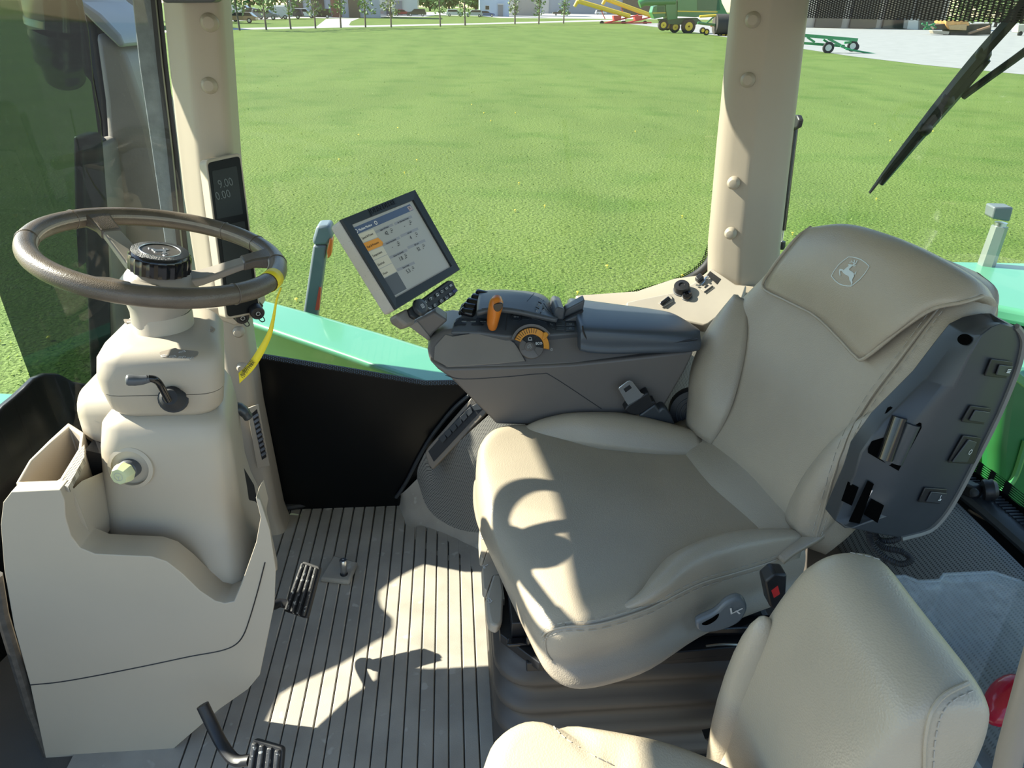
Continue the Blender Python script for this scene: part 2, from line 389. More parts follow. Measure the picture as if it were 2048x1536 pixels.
FRIT = dots_mat('frit_dots', (.004, .005, .005), (0, 0, 0), .0052, .34, alpha=True, axes='xz')

# floor: base tray, raised strips of the mat
fl = struct('floor', (0, 0, 0))
obj('floor_tray', MB().box((0, 1.1, -.03), (2.5, 1.66, .05)), MATG, fl)
strip_x = [-.585+.0325*k for k in range(20)]
for i, x in enumerate(strip_x):
    y1 = 1.90 if x < -.14 else 1.90-(x+.14)*1.9
    y0 = .50
    obj('mat_strip', MB().box((x+.0325/2, (y0+y1)/2, -.0015), (.0298, y1-y0, .007)), MATM, fl, bevel=.0018, seg=1)
obj('mat_border', MB().prism([V(.07, .5, -.004), V(.45, .5, -.004), V(.45, 1.86, -.004), V(-.05, 1.86, -.004), V(-.10, 1.80, -.004), V(.07, 1.50, -.004)], (0, 0, .0055)), MATM, fl)
obj('mat_side', MB().box((-.70, 1.1, -.002), (.225, 1.5, .005)), MATM, fl)

CEIL = M('roof_liner', (.42, .40, .36), .8)
sobj('ceiling', MB().box((.068, 1.10, 1.56), (2.464, 1.70, .12)), CEIL)
hd = sobj('trim_1', MB().tube([on_arc(WSC, WSS, WSS[-1]*t/30, 1.535, -.02) for t in range(31)], .03, 8), CEIL)

# front wall under the windshield (black glass border)
wf = [hit(WSC, WSS, *p) for p in ((195, 775), (150, 766), (112, 745), (75, 755), (40, 790), (0, 822))]
zt = [(0.0, .50)]+[(s, p.z) for s, p in wf]+[(wf[-1][0]+.12, .49), (WSS[-1], .52)]
rows = [[], []]
for k in range(61):
    t = WSS[-1]*k/60
    for (a, za), (b, zb) in zip(zt, zt[1:]):
        if a <= t <= b+1e-6: zv = lerp(za, zb, (t-a)/(b-a+1e-9)); break
    rows[0].append(on_arc(WSC, WSS, t, -.02)); rows[1].append(on_arc(WSC, WSS, t, zv))
sobj('wall_front', MB().grid(rows), BLACKG, solid=.02, off=1)
# windshield: dusty flank pane and clear front pane
e1, q1 = hit(WSC, WSS, 66, 772); e2, q2 = hit(WSC, WSS, 2, 592)
ke = (e2-e1)/(q2.z-q1.z)
w1 = struct('window_1', (-.66, 1.85, .5))
rows, rows2 = [], []
for j in range(13):
    z = lerp(.40, 1.56, j/12); e = e1+ke*(z-q1.z)
    rows.append([on_arc(WSC, WSS, lerp(.0, e, k/16), z) for k in range(17)])
    rows2.append([on_arc(WSC, WSS, lerp(e, WSS[-1], k/24), z) for k in range(25)])
obj('dusty_pane', MB().grid(rows), GLASS_W, w1)
obj('front_pane', MB().grid(rows2), GLASS_F, w1)
# grey metal edge bar and rubber seals between windshield and pillar
BARM = M('blue_grey_edge_bar', (.16, .18, .20), .5, bump=(300, .3), var=(40, .2))
SEALG = M('olive_seal', (.16, .17, .12), .6)
bar = MB(); bar.loft([[atY(x0, y, 1.87), atY(x1, y, 1.87), atY(x1, y, 1.895), atY(x0, y, 1.895)] for x0, x1, y in ((262, 301, -60), (265, 303, 0), (279, 316, 130), (304, 336, 300), (324, 350, 440), (352, 372, 640), (380, 396, 800))])
sobj('trim_2', bar, BARM, bevel=.002)
for nm, a, b, yy, m_ in (('trim_3', 0, 9, 1.862, BLACK), ('trim_4', 9, 12, 1.858, SEALG), ('trim_5', 12, 22, 1.862, BLACK)):
    q = MB(); q.loft([[atY(x+a, y, yy), atY(x+b, y, yy), atY(x+b, y, yy+.012), atY(x+a, y, yy+.012)] for x, y in ((298, -60), (301, 0), (314, 130), (334, 300), (348, 440), (370, 640), (392, 800))])
    sobj(nm, q, m_)

# right front pillar cover
def pil(secs):
    rings = []
    for z, x0, x1, yb in secs:
        w = x1-x0; pts = [(x0, yb+.10), (x0-.002, yb+.062), (x0+w*.12, yb+.046), (x0+w*.44, yb+.004), (x0+w*.62, yb), (x1-.012, yb+.004), (x1, yb+.02), (x1, yb+.10)]
        rings.append([V(a, b, z) for a, b in fillet([(a, b, 0) for a, b in pts], .01, 3)] if False else [V(p.x, p.y, z) for p in fillet([V(a, b, 0) for a, b in pts], .012, 3)])
    return MB().loft(rings)
PILA = pil([(1.60, -.602, -.462, 1.765), (1.40, -.612, -.475, 1.765), (1.15, -.634, -.497, 1.765), (.97, -.648, -.512, 1.765), (.70, -.656, -.538, 1.765), (.40, -.650, -.545, 1.765), (.05, -.640, -.530, 1.75), (0, -.655, -.515, 1.735)])
ta = sobj('trim_6', PILA, PANEL, smooth=50)
def cap_buttons(parent, spots, plane, nrm, r=.0125):
    for x, y, rr in spots:
        p = plane(x, y); obj('button_cap', MB().lathe(p-nrm*.008, nrm, [(rr*1.02, 0), (rr*1.02, .010), (rr*.96, .013), (rr*.62, .019), (rr*.5, .0195)], 24), PANEL, parent, smooth=30)
cap_buttons(ta, [(419, 45, .0185), (419, 171, .0175)], lambda x, y: atY(x, y, 1.768), V(0.05, -1, 0).normalized())
cap_buttons(ta, [(477, 664, .0145)], lambda x, y: atY(x, y, 1.766), V(0.05, -1, 0).normalized())
cap_buttons(ta, [(484, 735, .014)], lambda x, y: atY(x, y, 1.766), V(0.05, -1, 0).normalized())
# mirror-like dark housing at the very top of the pillar
cb = thing('ceiling_bracket', atY(378, 3, 1.72), 'dark green-edged housing at the top of the beige front pillar', 'bracket')
obj('housing', MB().prism([p for p in fillet([atY(x, y, 1.72) for x, y in ((320, -40), (320, -2), (330, 6), (425, 5), (434, -2), (434, -40))], .006)], (0, .05, 0)), GREYP, cb, bevel=.003)

# right rear pillar cover
def pilc(secs):
    rings = []
    for z, x0, x1, yb in secs:
        pts = [(x0-.010, yb+.09), (x0-.008, yb+.05), (x0+.006, yb+.03), (x0+.045, yb+.004), (x0+.055, yb), (x1-.05, yb+.004), (x1-.012, yb+.016), (x1, yb+.035), (x1+.004, yb+.09)]
        rings.append([V(p.x, p.y, z) for p in fillet([V(a, b, 0) for a, b in pts], .014, 3)])
    return MB().loft(rings)
tcx = sobj('trim_7', pilc([(1.60, .652, .80, 1.755), (1.42, .658, .815, 1.755), (1.1, .672, .838, 1.755), (.85, .686, .858, 1.755), (.74, .70, .875, 1.755)]), PANEL, smooth=50)
nC = V(-.45, -.89, 0).normalized()
cap_buttons(tcx, [(1506, 40, .017), (1496, 160, .0165), (1467, 366, .0155), (1461, 467, .015)], lambda x, y: atP(x, y, V(.685, 1.772, 0), nC), nC)

# side window: clear pane, dotted border, rubber seal
w2 = struct('window_2', (0, 1.87, .45))
gp = [V(-.56, 1.872, .30), V(.60, 1.872, .30), V(.68, 1.872, .62), V(.71, 1.872, .9), V(.68, 1.872, 1.6), V(-.52, 1.872, 1.6)]
obj('pane', MB().add(gp, [tuple(range(6))]), GLASS, w2)
sl = [atY(x, y, 1.852) for x, y in ((1486, -60), (1480, 0), (1459, 220), (1440, 430), (1429, 500), (1407, 538), (1362, 566), (1280, 592), (1200, 609), (1080, 640), (980, 668))]
obj('rubber_seal', MB().tube(cr(sl, 6), .0125, 10), RUBBER, w2)
fr = [atY(x, y, 1.866) for x, y in ((1466, -60), (1463, 0), (1442, 220), (1424, 430), (1413, 495), (1394, 530), (1350, 556), (1280, 577), (1200, 595))]
ins = []
for i, p in enumerate(fr):
    t = (fr[min(i+1, len(fr)-1)]-fr[max(i-1, 0)]).normalized(); nn = V(-t.z, 0, t.x); nn = nn if nn.x > 0 or (abs(nn.x) < .3 and nn.z < 0) else -nn; ins.append(p+nn*.022)
a_, b_ = cr(fr, 6), cr(ins, 6)
obj('dotted_border', MB().grid([a_, b_]), FRIT, w2)
# lower black wall of the right side, with its bright sill rail
wr = struct('wall_right', (0, 1.86, 0))
obj('black_panel', MB().prism([atY(x, y, 1.86) for x, y in ((470, 707), (520, 716), (600, 729), (700, 745), (850, 770), (905, 769), (1010, 766))]+[V(.62, 1.86, .42), V(.62, 1.86, -.01), V(-.56, 1.86, -.01)], (0, .03, 0)), BLACKG, wr)
fb = [atY(x, y, 1.857) for x, y in ((485, 702), (520, 708), (600, 721), (700, 737), (850, 762), (905, 761), (1010, 758))]
fb2 = [atY(x, y, 1.857) for x, y in ((485, 712), (520, 718), (600, 731), (700, 747), (850, 772), (905, 771), (1010, 768))]
obj('dotted_border', MB().grid([fb, fb2]), FRIT, wr)
obj('floor_seal', MB().tube([atZ(x, y, .012) for x, y in ((565, 1016), (640, 1004), (720, 996), (795, 984))], .011, 8), RUBBER, wr)
# dark outer edge strip at the right rim of the front pillar
edge = MB(); edge.tube(cr([atY(x, y, 1.862) for x, y in ((447, 60), (450, 120), (454, 190), (452, 215), (450, 226))], 5), .006, 8); obj('edge_seal', edge, RUBBER, w2)

# curved rear glass
w3 = struct('window_3', (.88, 1.83, .4))
rows = [[on_arc(RGC, RGS, RGS[-1]*k/40, z) for k in range(41)] for z in (.36, .8, 1.2, 1.58)]
obj('pane', MB().grid(rows), GLASS_R, w3)
h1, h2, h3 = hit(RGC, RGS, 1935, 935), hit(RGC, RGS, 2040, 1060), hit(RGC, RGS, 1990, 1000)
for nm, z0, z1, m_, of in (('black_border', -.06, .0, BLACKG, .004), ('dotted_border', .0, .03, FRIT, .004)):
    rws = []
    for dz in (z0, z1): rws.append([on_arc(RGC, RGS, lerp(.25, RGS[-1], k/30), h1[1].z+dz+.005, of) for k in range(31)])
    obj(nm, MB().grid(rws), m_, w3)
sobj('wall_rear', MB().grid([[on_arc(RGC, RGS, RGS[-1]*k/40, z, -.02) for k in range(41)] for z in (-.02, .38)]), BLACK)
# pierced sun shade let down over the rear glass
MESH = dots_mat('pierced_shade_cloth', (.03, .03, .032), (0, 0, 0), .0046, .33, alpha=True, axes='xz')
s1 = hit(RGC, RGS, 1625, 36); s2 = hit(RGC, RGS, 2046, 46)
zs = [s1[1].z, s2[1].z] if s1 and s2 else [1.37, 1.38]
sh = MB().grid([[on_arc(RGC, RGS, lerp(.01, 1.3, k/30), z, .03) for k in range(31)] for z in (sum(zs)/2, 1.57)])
tag(obj('sun_shade', sh, MESH), 'black pierced roller shade pulled down at the top of the rear window', 'shade')
# ================================================================== drawing flat marks
def strokes(name, lines, org, right, up, size, width, mat, parent, lift=.0006):
    """thin raised line symbols; lines are polylines in units of size"""
    r = Vector(right).normalized(); u = Vector(up); u = (u-r*u.dot(r)).normalized(); n = r.cross(u); mb = MB(); org = Vector(org)
    for ln in lines:
        P = [org+r*a*size+u*b*size+n*lift for a, b in ln]
        for a, b in zip(P, P[1:]):
            d = (b-a)
            if d.length < 1e-7: continue
            d.normalize(); s = d.cross(n)*width/2; e = d*width*.4
            mb.add([a-s-e, a+s-e, b+s+e, b-s+e], [(0, 1, 2, 3)])
    return obj(name, mb, mat, parent, smooth=None)
def circ(cx, cy, r, n=12, a0=0, a1=360): return [(cx+r*math.cos(math.radians(lerp(a0, a1, k/n))), cy+r*math.sin(math.radians(lerp(a0, a1, k/n)))) for k in range(n+1)]
ICON = {
 'arrow_l': [[(-.5, 0), (-.1, .4), (-.1, .18), (.5, .18), (.5, -.18), (-.1, -.18), (-.1, -.4), (-.5, 0)]],
 'arrow_r': [[(.5, 0), (.1, .4), (.1, .18), (-.5, .18), (-.5, -.18), (.1, -.18), (.1, -.4), (.5, 0)]],
 'lamp': [circ(.1, 0, .38, 8, -90, 90)+[(.1, .38), (.1, -.38)], [(-.1, .3), (-.5, .3)], [(-.1, 0), (-.5, 0)], [(-.1, -.3), (-.5, -.3)]],
 'horn': [[(-.4, -.12), (-.4, .12), (0, .12), (.4, .35), (.4, -.35), (0, -.12), (-.4, -.12)]],
 'wiper': [circ(0, -.3, .7, 8, 40, 140), [(0, -.4), (.25, .35)]],
 'ring': [circ(0, 0, .4)],
 'play': [[(-.4, -.4), (-.4, .4), (.4, 0), (-.4, -.4)]],
 'tractor': [[(-.5, -.3), (-.5, .1), (-.1, .1), (-.1, .45), (.3, .45), (.4, -.1)], circ(.25, -.25, .25), circ(-.4, -.35, .14)],
 'key': [circ(-.25, 0, .2), [(-.05, 0), (.5, 0), (.5, -.2)], [(.3, 0), (.3, -.18)]],
 'phone': [[(-.4, .4), (-.3, .1), (0, -.25), (.4, -.4), (.45, -.2), (.2, -.1)], [(-.4, .4), (-.2, .4), (-.1, .15)]],
 'note': [[(-.2, -.3), (-.2, .4), (.3, .3), (.3, -.35)], circ(-.3, -.3, .12, 6), circ(.2, -.38, .12, 6)],
 'lines': [[(-.5, .25), (.5, .25)], [(-.5, 0), (.5, 0)], [(-.5, -.25), (.5, -.25)]],
 'eng': [[(-.4, -.3), (-.4, .2), (-.15, .4), (.15, .4), (.4, .2), (.4, -.3), (-.4, -.3)], [(-.5, -.45), (.5, -.45)]],
 'seat': [[(-.3, .5), (-.1, -.2), (.4, -.2)], [(-.4, -.4), (.4, -.4)]],
 'bars': [[(-.4, -.3), (-.4, .3)], [(0, -.3), (0, .3)], [(.4, -.3), (.4, .3)]],
}
DEER = [[(868, 602), (890, 590), (1000, 605), (1030, 640), (980, 672), (930, 715), (905, 755), (925, 785), (1000, 825), (1055, 880), (1060, 960), (1020, 1030), (1000, 1085), (1015, 1150), (990, 1210), (955, 1250), (970, 1190), (960, 1145), (915, 1080), (905, 990), (860, 945), (790, 915), (720, 860), (700, 830), (660, 790), (640, 800), (630, 850), (645, 910), (630, 960), (615, 940), (598, 850), (600, 780), (620, 738), (700, 745), (745, 770), (800, 720), (850, 680), (895, 650), (885, 630)],
 [(1060, 890), (1085, 870), (1130, 795), (1120, 860), (1100, 915), (1075, 915)],
 [(905, 528), (1000, 512), (1062, 545), (1050, 572), (1000, 535), (910, 542)], [(975, 470), (995, 472), (1006, 525), (985, 522)],
 [(1010, 610), (1060, 560), (1095, 562), (1150, 470), (1167, 482), (1120, 580), (1060, 622), (1040, 650)], [(1058, 458), (1080, 462), (1085, 505), (1072, 560), (1050, 550)], [(1030, 630), (1125, 632), (1110, 652), (1050, 672)]]
SHIELD = [(880, 360), (1000, 362), (1140, 390), (1280, 442), (1420, 540), (1500, 620), (1532, 662), (1480, 750), (1380, 900), (1240, 1060), (1100, 1180), (965, 1278), (860, 1275), (720, 1255), (580, 1200), (460, 1100), (345, 955), (420, 810), (560, 620), (700, 490)]

# ================================================================== steering wheel
WC = V(-.519, 1.296, .999); Wn = V(math.sin(.223), .006, 1).normalized()
W1 = V(0, 1, 0).cross(Wn).normalized(); W2 = Wn.cross(W1); WR = .200
def wp(t, r=WR, h=0.0): a = math.radians(t); return WC+(W1*math.cos(a)+W2*math.sin(a))*r+Wn*h
sw = thing('steering_wheel', WC-Wn*.05, 'brown leather steering wheel with two visible spokes and a black hub knob', 'steering wheel')
obj('rim', MB().ring([wp(t) for t in range(0, 360, 5)], .0172, 20), RIMLEATH, sw, smooth=60)
seams = MB()
for t in (48, 72, 18, 196, 322, 155):
    seams = MB().ring([wp(t)+((wp(t)-WC).normalized()*math.cos(a)+Wn*math.sin(a))*.0174 for a in [2*math.pi*k/24 for k in range(24)]], .0011, 6)
    obj('leather_seam', seams, RIMLEATH, sw)
stm = MB()
for t in range(0, 720):
    a = t/2
    if 290 < a < 318: continue
    c = wp(a); o_ = (WC-c).normalized(); base = c+o_*.0166+Wn*.005
    d = (W1*-math.sin(math.radians(a))+W2*math.cos(math.radians(a)))
    stm.tube([base-d*.0006+Wn*.0030-o_*.0012, base+d*.0005+o_*.0004, base-d*.0006-Wn*.0030], .00055, 4)
st = obj('stitching', stm, STITCH, sw); st['kind'] = 'stuff'
SPOKE = M('taupe_spoke', (.30, .27, .235), .4)
for t in (143, 26, 264):
    d = (wp(t)-WC).normalized(); s_ = Wn.cross(d)
    def rect(r, h, w, th): c = WC+d*r+Wn*h; return [c-s_*w-Wn*th, c+s_*w-Wn*th, c+s_*w+Wn*th, c-s_*w+Wn*th]
    sp = obj('spoke', MB().loft([rect(.030, -.052, .026, .009), rect(.07, -.044, .021, .008), (rect(.13, -.018, .0175, .007)), rect(.165, -.004, .016, .0065)]), SPOKE, sw, bevel=.003)
    obj('leather_sleeve', MB().loft([rect(.140, -.013, .0195, .0092), rect(.16, -.006, .019, .0095), rect(.185, -.001, .024, .012), rect(.196, 0, .032, .014)]), RIMLEATH, sp, bevel=.004)
obj('hub_cone', MB().lathe(WC, -Wn, [(.046, .030), (.054, .040), (.066, .060), (.058, .088), (.048, .115), (.046, .135)], 36), BEIGE_D if False else SPOKE, sw)
KN = M('black_knurled_plastic', (.02, .021, .023), .3, voro=(700, .8))
cap = MB(); n_ = 48; rings = []
for h, r, fl_ in ((-.030, .052, 1), (-.004, .052, 1), (.000, .0495, .3), (.004, .0465, 0), (.0045, .034, 0), (.0030, .033, 0)):
    rings.append([WC+Wn*h+(W1*math.cos(2*math.pi*k/n_)+W2*math.sin(2*math.pi*k/n_))*(r-(fl_*.0022 if k % 2 else 0)) for k in range(n_)])
hc = obj('hub_knob', cap.loft(rings), GLOSSB, sw, smooth=25)
obj('knurled_ring', MB().lathe(WC+Wn*.0048, Wn, [(.0475, -.003), (.0470, .0000), (.0345, .0012), (.0345, -.003)], 40), KN, hc)
obj('emblem_ring', MB().ring([WC+Wn*.0058+(W1*math.cos(a)+W2*math.sin(a))*.0335 for a in [2*math.pi*k/40 for k in range(40)]], .0011, 6), STEEL, hc)
obj('emblem_disc', MB().lathe(WC+Wn*.0035, Wn, [(.032, 0), (.032, .0012)], 36), M('emblem_brown', (.05, .045, .04), .3), hc)
dm = MB(); e_r = (W1*-.35+W2*-.94).normalized(); e_u = Wn.cross(e_r)
for poly in DEER: dm.prism([WC+Wn*.0052+e_r*((a-880)/880*.050)+e_u*((860-b)/880*.050) for a, b in poly], Wn*.0006)
obj('emblem', dm, STEEL, hc, smooth=None, label='silver leaping deer emblem')

# yellow tag tied round the rim
tg = thing('yellow_tag', wp(352)-Wn*.02, 'yellow paper tag with handwriting hanging from the steering wheel rim', 'tag')
def px_at(x, y, d): return CAM+ray(x, y)*d
dp = (wp(352)-CAM).dot(FW)
band = MB(); c0 = wp(352); o0 = (c0-WC).normalized(); tt = Wn.cross(o0)
rg_ = []
for a in range(0, 361, 20):
    q = math.radians(a); rg_.append([c0+(o0*math.cos(q)+Wn*math.sin(q))*.0182-tt*.016, c0+(o0*math.cos(q)+Wn*math.sin(q))*.0182+tt*(.014)])
obj('loop', band.grid(rg_), YELLOW, tg, solid=.0006)
path = [(562, 575, .0, 3), (553, 600, 0, 4), (546, 640, .01, 7), (538, 670, .015, 11), (520, 705, .02, 15), (500, 735, .03, 16), (479, 764, .03, 17)]
L_, R_ = [], []
for i, (x, y, dd, w) in enumerate(path):
    a = path[min(i+1, len(path)-1)]; b = path[max(i-1, 0)]; tx, ty = a[0]-b[0], a[1]-b[1]; l = math.hypot(tx, ty); nx, ny = -ty/l, tx/l
    L_.append(px_at(x+nx*w*.5, y+ny*w*.5, dp+dd)); R_.append(px_at(x-nx*w*.5+0, y-ny*w*.5, dp+dd+.004))
L_[-1] = px_at(477, 746, dp+.03); R_[-1] = px_at(479, 767, dp+.034)
tl, tr_ = cr(L_, 5), cr(R_, 5)
obj('strip', MB().grid([tl, tr_]), YELLOW, tg, solid=.0005)
ink = M('black_ink', (.01, .01, .01), .7)
rng = random.Random(3)
def tagline(s, off, i0, i1, size):
    A = tl[i0].lerp(tr_[i0], off); B = tl[i1].lerp(tr_[i1], off)
    nn = -ray(500, 730).normalized()
    r = (B-A).normalized(); u = nn.cross(r)
    text('handwriting', s, size, A+nn*.0025, r, u, ink, tg, .0002, spacing=1.1)
tagline('12P5/7708R', .72, -2, -12, .0075); tagline('87962 only', .45, -2, -10, .0065); tagline('AVEC FUEL', .2, -3, -10, .0058)

# ================================================================== steering column
def tapx(x, y, k): return x-max(0, min(1, (x+.56)/.13))*max(0, y-1.19)*k
def sections(secs, r):
    return MB().loft([[V(tapx(a, b, .27), b, z) for a, b in rrect(x0, x1, y0, y1, rr)] for z, x0, x1, y0, y1, rr in secs])
cl = thing('steering_tower', (-.55, 1.30, .25), 'beige steering column with square head, black lever and yellow-green knob', 'steering column')
up_ = obj('upper_cover', sections([(.772, -.644, -.416, 1.186, 1.425, .045), (.80, -.645, -.412, 1.184, 1.425, .046), (.832, -.640, -.408, 1.188, 1.422, .05), (.848, -.630, -.416, 1.20, 1.415, .05), (.857, -.610, -.432, 1.222, 1.40, .05), (.859, -.59, -.455, 1.25, 1.38, .04)], 0), PANEL, cl, smooth=60)
obj('lower_cover', sections([(.712, -.615, -.450, 1.222, 1.40, .045), (.718, -.630, -.435, 1.200, 1.415, .05), (.735, -.639, -.424, 1.189, 1.424, .05), (.7705, -.643, -.417, 1.186, 1.425, .045)], 0), PANEL, cl, smooth=60)
ca = (Wn*.86+V(0, 0, .14)).normalized()
obj('collar', MB().lathe(V(-.541, 1.297, .845), V(.10, 0, 1), [(.058, 0), (.052, .012), (.050, .044), (.048, .048)], 36), PANEL, cl)
obj('collar_gap', MB().lathe(V(-.5365, 1.297, .89), V(.10, 0, 1), [(.0485, 0), (.0475, .008)], 36), BLACK, cl)
# column body under the head
bd = MB(); rr_ = []
for z, x0, x1, y0, y1, r in ((.725, -.612, -.455, 1.215, 1.40, .03), (.722, -.640, -.436, 1.192, 1.41, .04), (.706, -.654, -.425, 1.176, 1.415, .045), (.66, -.664, -.422, 1.168, 1.42, .045), (.58, -.676, -.424, 1.162, 1.42, .045), (.52, -.684, -.426, 1.156, 1.42, .045), (.47, -.694, -.420, 1.135, 1.42, .05), (.43, -.70, -.41, 1.11, 1.42, .05), (.36, -.70, -.405, 1.092, 1.38, .05), (.30, -.68, -.42, 1.085, 1.30, .05), (.25, -.66, -.45, 1.085, 1.22, .05)):
    rr_.append([V(tapx(a, b, .20), b, z) for a, b in rrect(x0, x1, y0, y1, r)])
bo = obj('column_body', bd.loft(rr_), BEIGE, cl, smooth=60)
# side pod
obj('side_pod', MB().loft([[V(x, a, b) for a, b in rrect(y0, y1, z0, z1, r)] for x, y0, y1, z0, z1, r in ((-.725, 1.27, 1.40, .645, .72, .03), (-.715, 1.25, 1.41, .625, .735, .04), (-.69, 1.235, 1.42, .615, .745, .04), (-.62, 1.22, 1.42, .61, .75, .04))]), BEIGE, cl, smooth=60)
# right lower cheek with its seam
ck = MB().patch([[atY(x, y, yy) for x, y, yy in r] for r in ([(452, 775, 1.26), (462, 800, 1.24), (462, 900, 1.22), (480, 960, 1.24), (507, 1010, 1.28)], [(430, 850, 1.20), (440, 900, 1.19), (445, 1000, 1.18), (478, 1060, 1.22), (495, 1100, 1.26)])], 4, 4)
# round boss and knob
kp = atY(262, 935, 1.166)
ks = thing('tilt_knob', kp, 'pale yellow-green push knob on the front of the steering column', 'knob')
obj('boss', MB().lathe(kp, V(-.05, -1, .18), [(.042, -.006), (.041, .003), (.034, .005), (.033, -.004)], 36), BEIGE, ks)
obj('shaft', MB().lathe(kp, V(-.18, -1, .14), [(.0185, -.004), (.0185, .012), (.0165, .014)], 28), GREYP, ks)
KNOB = M('pale_yellow_green_plastic', (.58, .60, .34), .35)
kd = V(-.18, -1, .14).normalized()
kb = obj('knob', MB().lathe(kp+kd*.012, kd, [(.0155, 0), (.0200, .006), (.0195, .014), (.0165, .024), (.0150, .0265), (.0150, .026)], 8), KNOB, ks, bevel=.0015, smooth=30)
strokes('wheel_symbol', [circ(0, 0, .5), [(-.2, .1), (0, -.1), (.2, .1)], [(0, -.1), (0, -.45)]], kp+kd*.0388, V(.97, -.2, 0), V(0, .1, 1), .016, .0008, GREYPR, kb)
# screws
for x, y in ((257, 828), (347, 838)):
    p = atZ(x, y, .716); n2 = V(0, -.55, .83).normalized()
    sc_ = obj('screw', MB().lathe(p, n2, [(.0100, -.002), (.0100, .003), (.0078, .004), (.0078, .0015)], 20), BEIGE_D, cl)
    obj('hex_socket', MB().lathe(p, n2, [(.0042, .001), (.0042, .0022)], 6), BLACK, sc_)
# turn lever with boot
b0 = atY(346, 800, 1.184); b1 = atY(336, 798, 1.150)
bt = obj('lever_boot', MB().lathe(b0+V(0, .006, 0), b1-b0, [(.026, 0), (.026, .008), (.021, .010), (.0235, .014), (.019, .018), (.021, .022), (.0165, .026), (.0185, .030), (.013, .036)], 20), RUBBER, cl)
lp = [atY(337, 801, 1.145), atY(325, 778, 1.135), atY(316, 764, 1.13), atY(306, 758, 1.125), atY(292, 757, 1.12)]
lv = obj('lever', MB().tube(cr(lp, 5), .0062, 10), GLOSSB, cl)
obj('lever_knob', MB().tube([atY(300, 757, 1.122), atY(285, 760, 1.12), atY(270, 761, 1.117), atY(258, 760, 1.115), atY(253, 760, 1.114), atY(250.5, 760, 1.1135)], [.0065, .0082, .0092, .0100, .0085, .003], 14), GREYP, lv, smooth=60)
# symbol plates on the head
pl = fillet([atZ(x, y, .8575) for x, y in ((318, 706), (352, 697), (356, 700), (398, 704), (396, 712), (385, 718), (325, 716))], .006)
tp = obj('symbol_plate', MB().prism(pl, V(0, 0, .0016)), BEIGE_D, cl)
for k, (x, y, s) in {'arrow_l': (328, 712, .011), 'arrow_r': (346, 713.5, .011)}.items(): strokes('arrow', ICON[k], atZ(x, y, .8596), V(1, 0, 0), V(0, 1, 0), s, .0010, WHITEP, tp)
for x, y in ((364, 716), (380, 718)): strokes('lamp_symbol', ICON['lamp'], atZ(x, y-1, .8596), V(1, 0, 0), V(0, 1, 0), .012, .0010, WHITEP, tp)
strokes('horn_symbol', ICON['horn'], atZ(364, 704, .8596), V(.8, .5, 0), V(-.5, .8, 0), .012, .0010, WHITEP, tp)
tp2 = obj('symbol_plate', MB().prism(fillet([atZ(x, y, .853) for x, y in ((384, 650), (420, 652), (432, 660), (424, 666), (404, 664), (392, 672), (380, 668))], .005), V(0, 0, .002)), BEIGE_D, cl)
for x, y, k in ((392, 656, 'lamp'), (407, 658, 'lamp'), (420, 660, 'ring'), (390, 665, 'lamp')): strokes('lamp_symbol', ICON[k], atZ(x, y, .8556), V(1, 0, 0), V(0, 1, 0), .010, .0009, WHITEP, tp2)
tp3 = obj('symbol_plate', MB().prism(fillet([atZ(x, y, .856) for x, y in ((247, 640), (272, 640), (272, 648), (250, 647))], .004), V(0, 0, .002)), BEIGE_D, cl)
strokes('arrow', ICON['arrow_l'], atZ(259, 644, .8586), V(1, 0, 0), V(0, 1, 0), .009, .0009, WHITEP, tp3)
# black handle on the far right of the column
hn = thing('column_handle', atY(462, 820, 1.38), 'black hooked release handle at the right side of the steering column', 'handle')
obj('grip', MB().tube(cr([atY(x, y, 1.38) for x, y in ((452, 818), (470, 816), (482, 818), (492, 828), (498, 837))], 5), [.0145]*5+[.0150]*5+[.0135]*5+[.012]*5+[.009], 12, flat=.8), NAVY, hn, smooth=60)

# ================================================================== console below the column
con = thing('dash_console', (-.6, 1.25, 0), 'large beige moulded pedestal around the foot of the steering column', 'console')
face = [(100, 1560), (60, 1370), (28, 1255), (8, 1140), (1, 1050), (6, 1005), (22, 984), (120, 980), (129, 1000), (131, 1035), (142, 1072), (160, 1096), (190, 1108), (250, 1111), (302, 1113), (333, 1123), (365, 1148), (400, 1182), (430, 1202), (450, 1207), (468, 1203), (482, 1170), (512, 1085), (521, 1035), (511, 995), (520, 1000), (540, 1060), (552, 1140), (549, 1210), (520, 1350), (497, 1378), (440, 1418), (370, 1478), (275, 1560)]
con_face = [atY(x, y, 1.05) for x, y in face]
rings_ = [con_face, [], [], []]
for i, p in enumerate(con_face):
    notch = 8 <= i <= 24; left = p.x < -.64 and p.z > .6
    k = max(0, min(1, (p.x+.62)/.17)); k = k*k*(3-2*k); q = max(0, min(1, (p.z-.36)/.22)); q = q*q*(3-2*q)
    if notch: ds, dz, sx_ = (.035, .05, .06), (0, -.002, -.004), 0
    elif left: ds, dz, sx_ = (.03, .045, .40), (0, -.17, -.17), 0
    else:
        D = lerp(.09, lerp(.40, .22, k), q); ds, dz, sx_ = (.035, .05, D), (0, -.02*k*q, -.26*k*q), -.30*k
    for j in range(3): rings_[j+1].append(Vector((p.x+sx_*ds[j], p.y+ds[j], max(p.z+dz[j], .02 if p.z > .02 else p.z))))
nf = len(con_face); fsm = MB().loft(rings_, caps=False); fsm.f.append(tuple(range(nf)))
obj('front_shell', fsm, BEIGE, con, bevel=.018, seg=5, smooth=50)
seam = [atY(x, y, 1.0495) for x, y in ((60, 1370), (120, 1364), (200, 1350), (300, 1330), (380, 1313), (440, 1302), (470, 1290), (487, 1270), (500, 1235), (516, 1180), (530, 1125))]
